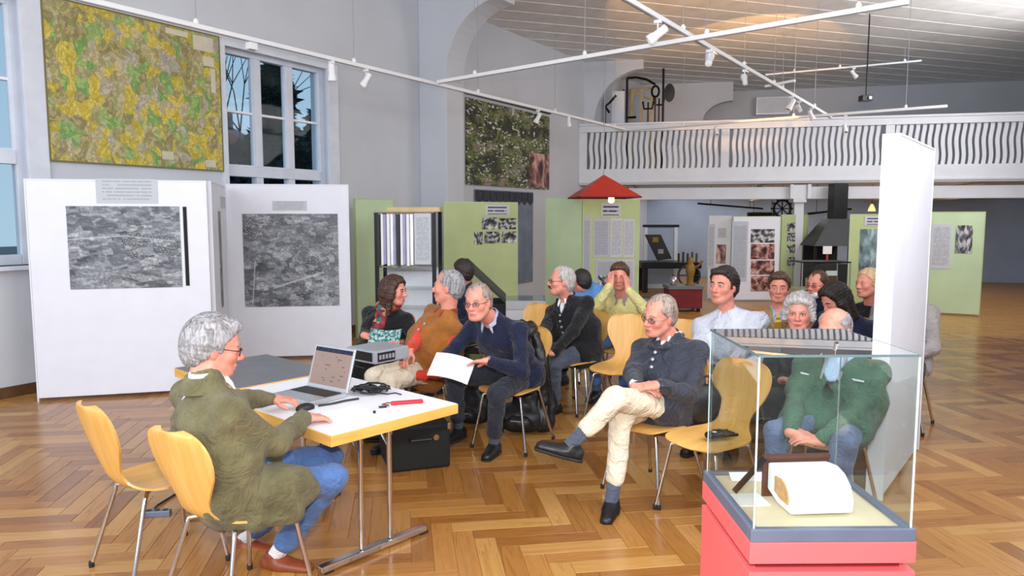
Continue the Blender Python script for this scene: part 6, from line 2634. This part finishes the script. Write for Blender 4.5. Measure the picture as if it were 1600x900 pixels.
# ---- men on the left of the audience
hip = at(D(806, 588, 5.5), .54)
hdg = -118
seat('beech shell chair under the man in the navy pullover', hip, hdg, .05)
P5 = person('man in navy pullover and dark jeans leaning forward with papers on his lap', hip, hdg, D(768, 498, 5.26), D(747, 473, 5.12), (-114, -2), roll=4,
            top='navy_wool', trousers='dark_denim', shirt='lilac_shirt', hair='receding', hairm='hair_grey_brown', chest=-124, vdepth=.10,
            lhand=D(764, 564, 4.96), rhand=D(692, 584, 5.04), lhd=(azel(176, -4), (0, -.3, -1), .35), rhd=(azel(10, -4), (0, .3, .9), .4),
            lfoot=D(772, 692, 5.22), rfoot=D(716, 668, 5.42), feet_dir=dict(l=azel(-108, 0), r=azel(-120, 0)), hs=1.05, glasses='dark_chrome', watch='l',
            vox=.005, skirt=.03, width=1.1, wr=.006, pole_l=(.7, .2, -.4), pole_r=(-.6, .5, -.4))
held('paper_stack', 'white sheets of paper held by the man in the navy pullover', 'papers', D(706, 572, 4.92), azel(-6, -12), (0, .85, .5), .28, .24, 'agenda_sheet', .02)
# leather jacket over his chair back and his rucksack
hip5 = hip

hip = at(D(905, 548, 6.55), .54)
hdg = -136
seat('beech shell chair under the man in the black buttoned jacket', hip, hdg)
person('man in black buttoned jacket and grey jeans holding a sheet, silver hair', hip, hdg, D(886, 468, 6.62), D(877, 440, 6.56), (-172, 4),
       top='black_wool', trousers='grey_denim', shirt='white_cotton', hair='receding', hairm='hair_silver', chest=-130,
       lhand=D(866, 552, 6.10), rhand=D(838, 540, 6.12), lhd=(azel(176, 0), (0, .2, -1), .5), lfoot=D(868, 632, 6.34), rfoot=D(838, 632, 6.30), belly=.04, width=1.08, vdepth=.30, lapel=True, buttons=4,
       hs=1.06, moustache='hair_dark', glasses='black_plastic', skirt=.1, vox=.006)
held('paper_sheet', 'single white sheet held by the man in the black buttoned jacket', 'paper', D(838, 530, 6.05), azel(-60, -20), (-.3, .1, .9), .16, .26, 'agenda_sheet')

hip = at(D(668, 575, 5.75), .54)
hdg = -158
seat('beech shell chair under the man in the brown vest', hip, hdg)
person('man in brown suede vest and red sweater turning his grey head aside', hip, hdg, D(700, 488, 5.72), D(700, 449, 5.70), (172, 2),
       top='brown_suede', sleeve='red_knit', trousers='cream_cotton', collar='rust_knit', hair='receding', hairm='hair_grey', chest=-142,
       rhand=D(640, 547, 5.42), lhand=D(650, 588, 5.46), rhd=(azel(-120, -40), (-.2, -.2, -1), .6), belly=.06, width=1.18, hs=1.08, vox=.0055, buttons=4, skirt=.05, wr=.007,
       rfoot=at(hip + hdir(hdg) * .30 + hdir(-90) * .1, .09), lfoot=at(hip + hdir(hdg) * .20 + hdir(-90) * .38, .09), pole_r=(-.2, -.3, -.8))

hip = at(D(598, 566, 6.35), .54)
hdg = -128
seat('beech shell chair under the woman with the patterned scarf', hip, hdg)
person('woman with long brown hair, black jacket and patterned scarf leafing through a magazine', hip, hdg, D(607, 483, 6.38), D(616, 455, 6.3), (-18, -4),
       top='black_wool', trousers='black_wool', hair='long', hairm='hair_long_brown', scarf=True, female=True, chest=-112, rhand=D(570, 524, 5.96), lhand=D(628, 536, 5.92),
       rhd=(azel(-30, -10), (0, .3, -1), .5), hs=1.0, vox=.006, width=.98, belly=.02, skirt=.1)
held('magazine', 'open magazine with a blue-green cover in the hands of the woman with the scarf', 'magazine', D(602, 532, 5.88), azel(-8, 0), (0, .6, .7), .26, .19, 'magazine_cover' if 'magazine_cover' in MATS else 'blue_photo', -.03)

hip = at(D(724, 480, 7.4), .54)
seat('beech shell chair under the dark-haired man behind the brown vest', hip, -140)
person('dark-haired man in blue and black half hidden behind the man in the brown vest', hip, -140, up_from(hip, -140, -.02, .50), D(722, 425, 7.35), (150, 0),
       top='navy_wool', shirt='red_knit', vdepth=.15, hair='short', hairm='hair_dark', vox=.008, hs=1.02)

# ---- middle rows
hip = at(D(912, 470, 7.8), .54)
seat('beech shell chair under the man in the blue shirt', hip, -140)
person('dark-haired man in light blue shirt turned away behind the man in the black jacket', hip, -140, up_from(hip, -140, -.02, .49, .0), D(908, 440, 7.72), (130, -8),
       top='blue_shirt', trousers='dark_denim', hair='short', hairm='hair_dark', vox=.008, skirt=.02, collar='blue_shirt')
hip = at(D(972, 500, 7.15), .54)
hdg = -112
seat('beech shell chair under the person in the pale yellow shirt', hip, hdg)
person('person in pale yellow shirt and jeans resting the face in both hands', hip, hdg, D(972, 466, 7.05), D(968, 432, 6.95), (-104, -6),
       top='pale_yellow_shirt', trousers='blue_denim', collar='grey_cardigan', hair='thick', hairm='hair_brown', lhand=D(981, 452, 6.80), rhand=D(954, 446, 6.80),
       lhd=(azel(100, 70), (-.6, .6, 0), .4), rhd=(azel(80, 70), (.6, .6, 0), .5), pole_l=(.6, -.2, -.7), pole_r=(-.6, -.2, -.7), vox=.007, skirt=.02, hs=1.02)
chair('empty beech shell chair in front of the person in the yellow shirt, standing free', Vector((D(960, 540, 6.2).x + .03, 6.15, 0)), -118)
chair('empty beech shell chair partly hidden by the man in the black buttoned jacket', Vector((.66, 7.0, 0)), -128)
chair('empty beech shell chair behind the head of the man with crossed legs', Vector((D(1042, 540, 5.85).x, 5.85, 0)), -128)
chair('empty beech shell chair behind the leather coat', Vector((D(822, 540, 6.75).x - .02, 6.95, 0)), -128)

hip = at(D(1148, 560, 5.55), .54)
hdg = -124
seat('beech shell chair under the man in the white shirt', hip, hdg)
person('broad dark-haired man in a loose white shirt looking aside', hip, hdg, D(1137, 489, 5.62), D(1130, 447, 5.58), (-136, 2),
       top='white_grey_shirt', trousers='dark_denim', collar='white_grey_shirt', hair='thick', hairline=-.006, hairm='hair_dark', belly=.05, width=1.2, shw=.19, hs=1.14, vox=.006, wr=.009,
       lhand=D(1120, 590, 5.15), rhand=D(1096, 580, 5.15), lhd=(azel(178, 0), (0, 0, -1), .5), skirt=.05)
hip = at(D(1228, 520, 6.45), .54)
hdg = -118
seat('beech shell chair under the man with the yellow tie', hip, hdg)
person('man in tan tweed blazer with striped yellow tie', hip, hdg, D(1218, 485, 6.42), D(1217, 450, 6.38), (-112, 0),
       top='tan_tweed', shirt='pale_blue_shirt', tie='yellow_striped_silk', vdepth=.5, lapel=True, hair='thick', hairm='hair_brown', hs=1.06, vox=.0065, width=1.1, belly=.02)
hip = at(D(1262, 600, 5.05), .52)
hdg = -118
seat('beech shell chair under the grey-haired woman', hip, hdg)
person('grey-haired woman in a dark top looking ahead over the glass case', hip, hdg, D(1254, 524, 5.04), D(1249, 489, 4.98), (-118, -2),
       top='black_wool', hair='bob', hairm='hair_silver', female=True, hs=1.02, vox=.0055, width=.98, scarf=False)
hip = at(D(1284, 500, 7.15), .54)
seat('beech shell chair under the bearded man', hip, -125)
person('white-bearded man with red-rimmed glasses in a navy jacket', hip, -125, up_from(hip, -125, -.0, .47), D(1277, 445, 7.05), (-148, -4),
       top='navy_wool', shirt='pale_blue_shirt', vdepth=.2, hair='receding', hairm='hair_brown', beard='beard_white', glasses='red_plastic', vox=.007, hs=1.04)
hip = at(D(1318, 560, 6.05), .52)
hdg = -135
seat('beech shell chair under the woman with bowed head', hip, hdg)
person('dark-haired woman in navy jacket bowing her head', hip, hdg, D(1325, 494, 5.98), D(1304, 468, 5.86), (-165, -32),
       top='navy_wool', shirt='white_cotton', vdepth=.12, hair='long', hairm='hair_dark', female=True, vox=.0065, hs=1.02, look_down=True)
hip = at(D(1365, 520, 6.5), .54)
hdg = -135
seat('beech shell chair under the blond person in black', hip, hdg)
person('short-haired blond person in a black pullover looking aside', hip, hdg, D(1362, 478, 6.48), D(1356, 443, 6.42), (-160, 0),
       top='black_wool', hair='short', hairm='hair_blond', vox=.0065, hs=1.04)
hip = at(Vector((3.22, 6.0, 0)), .54)
hdg = -128
seat('beech shell chair under the person in the grey cardigan', hip, hdg)
person('person in grey cardigan mostly hidden behind the tall white panel', hip, hdg, up_from(hip, hdg, -.02, .49), Vector((3.2, 5.97, 1.15)), (-130, 0),
       top='grey_cardigan', shirt='white_cotton', vdepth=.2, hair='short', hairm='hair_grey_brown', vox=.008)

# =================================================================== THINGS BESIDE THE AUDIENCE
# leather coat draped over the navy man's chair, rucksack under it
cdir = hdir(-118)
cb = Vector((hip5.x, hip5.y, 0)) - cdir * .24 - hdir(-28) * .15
ct = thing('leather_coat', 'black leather coat draped over the chair back behind the navy pullover', 'coat', c2w((cb.x, cb.y, 0)), YAW + math.radians(-118))
T = Field((-.35, -.5, .0), (.25, .5, 1.05), .009)
T.cone((-.055, .14, .84), (-.10, .16, .22), .030, .050, .03, (0, 1, 0), 3.4)
T.cone((-.02, .12, .87), (-.02, -.10, .86), .035, .03, .03)
T.cone((.02, .17, .84), (.06, .24, .46), .05, .06, .04)
T.cone((-.09, .20, .30), (-.08, .24, .10), .08, .09, .04)
field_part('coat_body', T, 'black_leather', ct, .014, 22, 1.0, (1.6, 1.6, .35))
T = Field((-.2, .05, .1), (.3, .55, 1.0), .009)
T.cone((.04, .22, .80), (.08, .29, .58), .045, .048, .03)
T.cone((.08, .29, .58), (.04, .30, .30), .048, .042, .03)
field_part('sleeve', T, 'black_leather', ct, .007, 26, 2.0)


def rucksack(label, v, heading, s=1.0):
    t = thing('rucksack', label, 'rucksack', c2w((v[0], v[1], 0)), YAW + math.radians(heading))
    T = Field((-.25, -.25, -.02), (.3, .25, .45), .008)
    T.cone((0, .07 * s, .12), (0, -.07 * s, .12), .115 * s, .115 * s, .03)
    T.cone((-.02, .06 * s, .12), (-.03, .05 * s, .28 * s), .10 * s, .085 * s, .04, (0, 1, 0), 1.5)
    T.half((0, 0, 0.0), (0, 0, -1))
    field_part('bag_body', T, 'nylon_black', t, .007, 24)
    T = Field((0, -.2, 0), (.25, .2, .3), .008)
    T.cone((.10 * s, .05, .10), (.10 * s, -.05, .10), .06, .06, .03)
    T.half((0, 0, 0.0), (0, 0, -1))
    field_part('front_pocket', T, 'nylon_black', t, .004, 30)
    MB().tube([(-.08, .06, .36 * s), (-.14, .09, .28), (-.16, .10, .10)], .014, 8).build('strap', 'nylon_black', t, smooth=True)
    MB().tube([(-.03, .03, .35 * s), (-.03, 0, .40 * s), (-.03, -.03, .35 * s)], .009, 8).build('carry_loop', 'black_plastic', t, smooth=True)
    MB().tube([(.158 * s, -.06, .13), (.163 * s, .06, .13)], .004, 6).build('zip', 'aluminium', t)


v = F(735, 668, 0)
rucksack('black rucksack under the chair of the man in the navy pullover', Vector((v.x, v.y + .10, 0)), -115, .95)
v = F(815, 682, 0)
rucksack('black bag with grey zip below the draped leather coat', Vector((v.x, v.y + .12, 0)), -100, 1.0)
# dark shoulder bag hung between the crossed-legs man and the empty chair
v = D(1094, 640, 4.42)
sb = thing('shoulder_bag', 'round black bag on the seat between the crossed-legs man and the empty chair', 'bag', c2w((v.x, v.y, .45)), YAW)
T = Field((-.25, -.2, -.02), (.25, .2, .4), .008)
T.ell((0, 0, .13), (.13, .08, .13), .02)
T.half((0, 0, 0), (0, 0, -1))
field_part('bag_body', T, 'nylon_black', sb, .004, 24)
MB().tube([(-.08, 0, .22), (-.05, 0, .30), (.05, 0, .30), (.08, 0, .22)], .009, 8).build('handle', 'black_plastic', sb, smooth=True)
v = Vector((1.18, 4.12, .462))
gl = thing('glove_pair', 'pair of black gloves lying on the empty chair seat', 'gloves', c2w(v), YAW + .4)
T = Field((-.15, -.12, -.02), (.18, .12, .08), .005)
T.cone((-.06, 0, .014), (.02, 0, .016), .022, .026, .01, (0, 1, 0), 1.5)
for k in range(4):
    T.cone((.03, -.036 + .024 * k, .015), (.10, -.045 + .03 * k, .012), .012, .010, .004)
T.cone((-.01, .03, .014), (.03, .07, .012), .012, .011, .006)
T.half((0, 0, 0), (0, 0, -1))
field_part('glove', T, 'black_leather', gl)
box('label_tag', 'paper', -.05, -.03, -.03, -.01, .036, .04, gl)

GROUPS = {'track_spotlight': 'spotlights on the lighting tracks', 'lighting_track': 'ceiling-hung lighting tracks', 'green_display_panel': 'green exhibition panels',
          'white_display_panel': 'white exhibition panels', 'farm_tool': 'old farm tools on the gallery', 'iron_bar': 'iron bars under the gallery', 'low_showcase': 'low showcases',
          'spruce_tree': 'trees outside the window', 'house': 'houses outside the window', 'person': 'seated people', 'rucksack': 'bags under the chairs'}
for o in bpy.data.objects:
    if o.parent is None and o.name.split('.')[0] in GROUPS:
        o['group'] = GROUPS[o.name.split('.')[0]]
